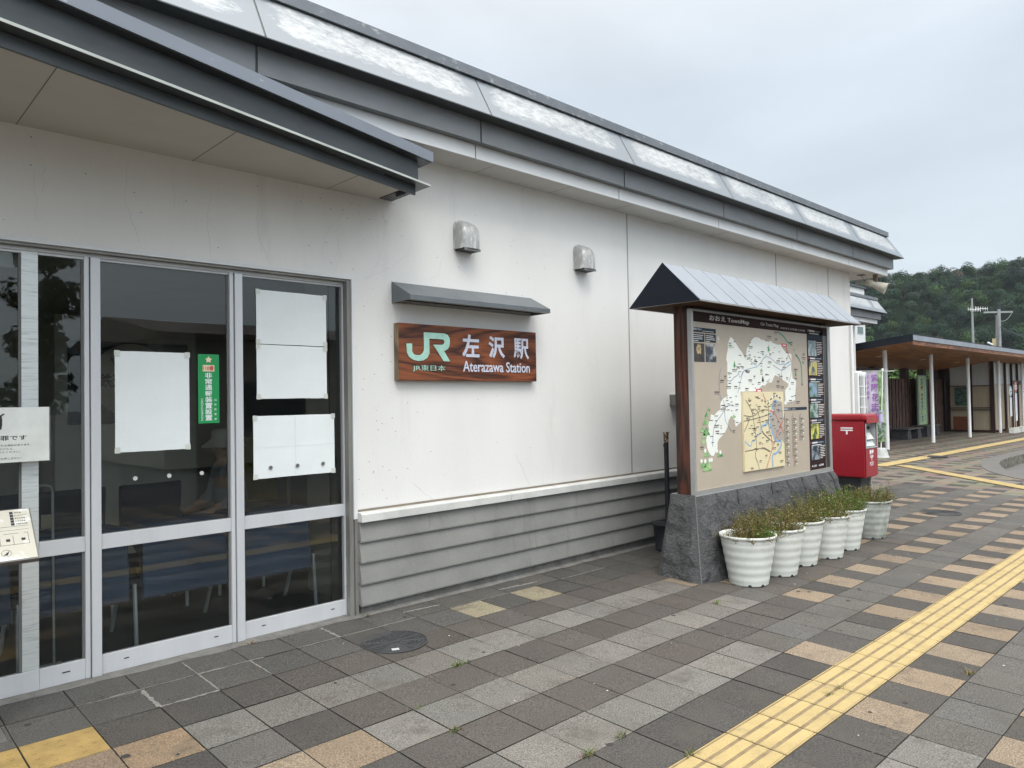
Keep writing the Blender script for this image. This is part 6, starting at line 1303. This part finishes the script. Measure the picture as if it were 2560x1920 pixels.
# ------------------------------------------------------------------ seated visitor in the waiting room
PE = thing('person', 'seated person in a pale bucket hat and grey shirt inside the waiting room, facing left', 'person', (.62, 2.05, .02))
def skin(name, verts, edges, radii, mt, sub=2, root=0):
    me = bpy.data.meshes.new(name); o0 = origin_of(PE); me.from_pydata([Vector(v)-o0 for v in verts], edges, []); ob = bpy.data.objects.new(name, me); C.objects.link(ob); ob.parent = PE
    sk = ob.modifiers.new('skin', 'SKIN'); sk.use_smooth_shade = True
    if not me.skin_vertices:
        bm = bmesh.new(); bm.from_mesh(me); bm.verts.layers.skin.verify(); bm.to_mesh(me); bm.free()
    for i, r in enumerate(radii): sv_ = me.skin_vertices[0].data[i]; sv_.radius = (r, r); sv_.use_root = (i == root)
    ss = ob.modifiers.new('sub', 'SUBSURF'); ss.levels = sub; ss.render_levels = sub; me.materials.append(mt); return ob
y = 2.05
V_ = [(.64, y, .53), (.63, y, .72), (.61, y, .92), (.60, y, 1.02), (.585, y, 1.075), (.575, y, 1.14), (.57, y, 1.20),
      (.60, y-.17, .98), (.56, y-.21, .76), (.36, y-.16, .66), (.28, y-.14, .655), (.60, y+.17, .98), (.56, y+.21, .76), (.36, y+.16, .66), (.28, y+.14, .655),
      (.60, y-.09, .51), (.24, y-.10, .52), (.22, y-.10, .12), (.12, y-.10, .06), (.60, y+.09, .51), (.24, y+.10, .52), (.26, y+.10, .12), (.16, y+.10, .06)]
E_ = [(0, 1), (1, 2), (2, 3), (3, 4), (4, 5), (5, 6), (3, 7), (7, 8), (8, 9), (9, 10), (3, 11), (11, 12), (12, 13), (13, 14), (0, 15), (15, 16), (16, 17), (17, 18), (0, 19), (19, 20), (20, 21), (21, 22)]
R_ = [.13, .12, .13, .08, .05, .085, .075, .05, .042, .032, .03, .05, .042, .032, .03, .085, .062, .042, .035, .085, .062, .042, .035]
skin('body', V_, E_, R_, M['skin'])
skin('shirt', [V_[i] for i in (0, 1, 2, 3, 7, 8, 11, 12)]+[(.46, y-.19, .71), (.46, y+.19, .71)], [(0, 1), (1, 2), (2, 3), (3, 4), (4, 5), (5, 8), (3, 6), (6, 7), (7, 9)], [.15, .14, .148, .09, .062, .056, .062, .056, .05, .05], flat('grey_shirt', (.30, .31, .33), .9))
skin('trousers', [V_[i] for i in (0, 15, 16, 17, 19, 20, 21)], [(0, 1), (1, 2), (2, 3), (0, 4), (4, 5), (5, 6)], [.14, .10, .078, .058, .10, .078, .058], flat('dark_trousers', (.03, .03, .035), .9))
m = MB(); m.lathe([(.175, -.035), (.17, -.03), (.105, .02), (.10, .03), (.095, .085), (.07, .105), (0, .11)], (.575, y, 1.21), 28); m.build('bucket_hat', flat('pale_hat', (.42, .42, .40), .9), PE, smooth=True)
m = MB(); m.tube([(.50, y, 1.165), (.478, y, 1.145), (.50, y, 1.13)], .012, 6); m.build('nose', M['skin'], PE)
P = thing('person_stool', 'dark stool under the seated person inside the waiting room', 'stool', (.66, 2.05, .02))
m = MB(); m.box(.42, .86, 1.83, 2.27, .36, .415); m.build('seat', M['dark_seat'], P); m = MB()
for a in (.46, .82):
    for b in (1.87, 2.23): m.tube([(a, b, .02), (a, b, .36)], .014, 8)
m.each('leg', M['chrome'], P)

# ------------------------------------------------------------------ thin summer haze over the valley
hm = bpy.data.materials.new('haze'); hm.use_nodes = True; t = hm.node_tree; t.nodes.clear(); o_ = N(t, 'ShaderNodeOutputMaterial'); v_ = N(t, 'ShaderNodeVolumePrincipled')
v_.inputs['Density'].default_value = .00011; v_.inputs['Color'].default_value = (.86, .92, 1, 1); v_.inputs['Anisotropy'].default_value = .2; t.links.new(v_.outputs[0], o_.inputs['Volume'])
hb = MB().box(-120, 700, -120, 420, -3.5, 90).build('haze', hm); tag(hb, kind='stuff'); hb.display_type = 'WIRE'
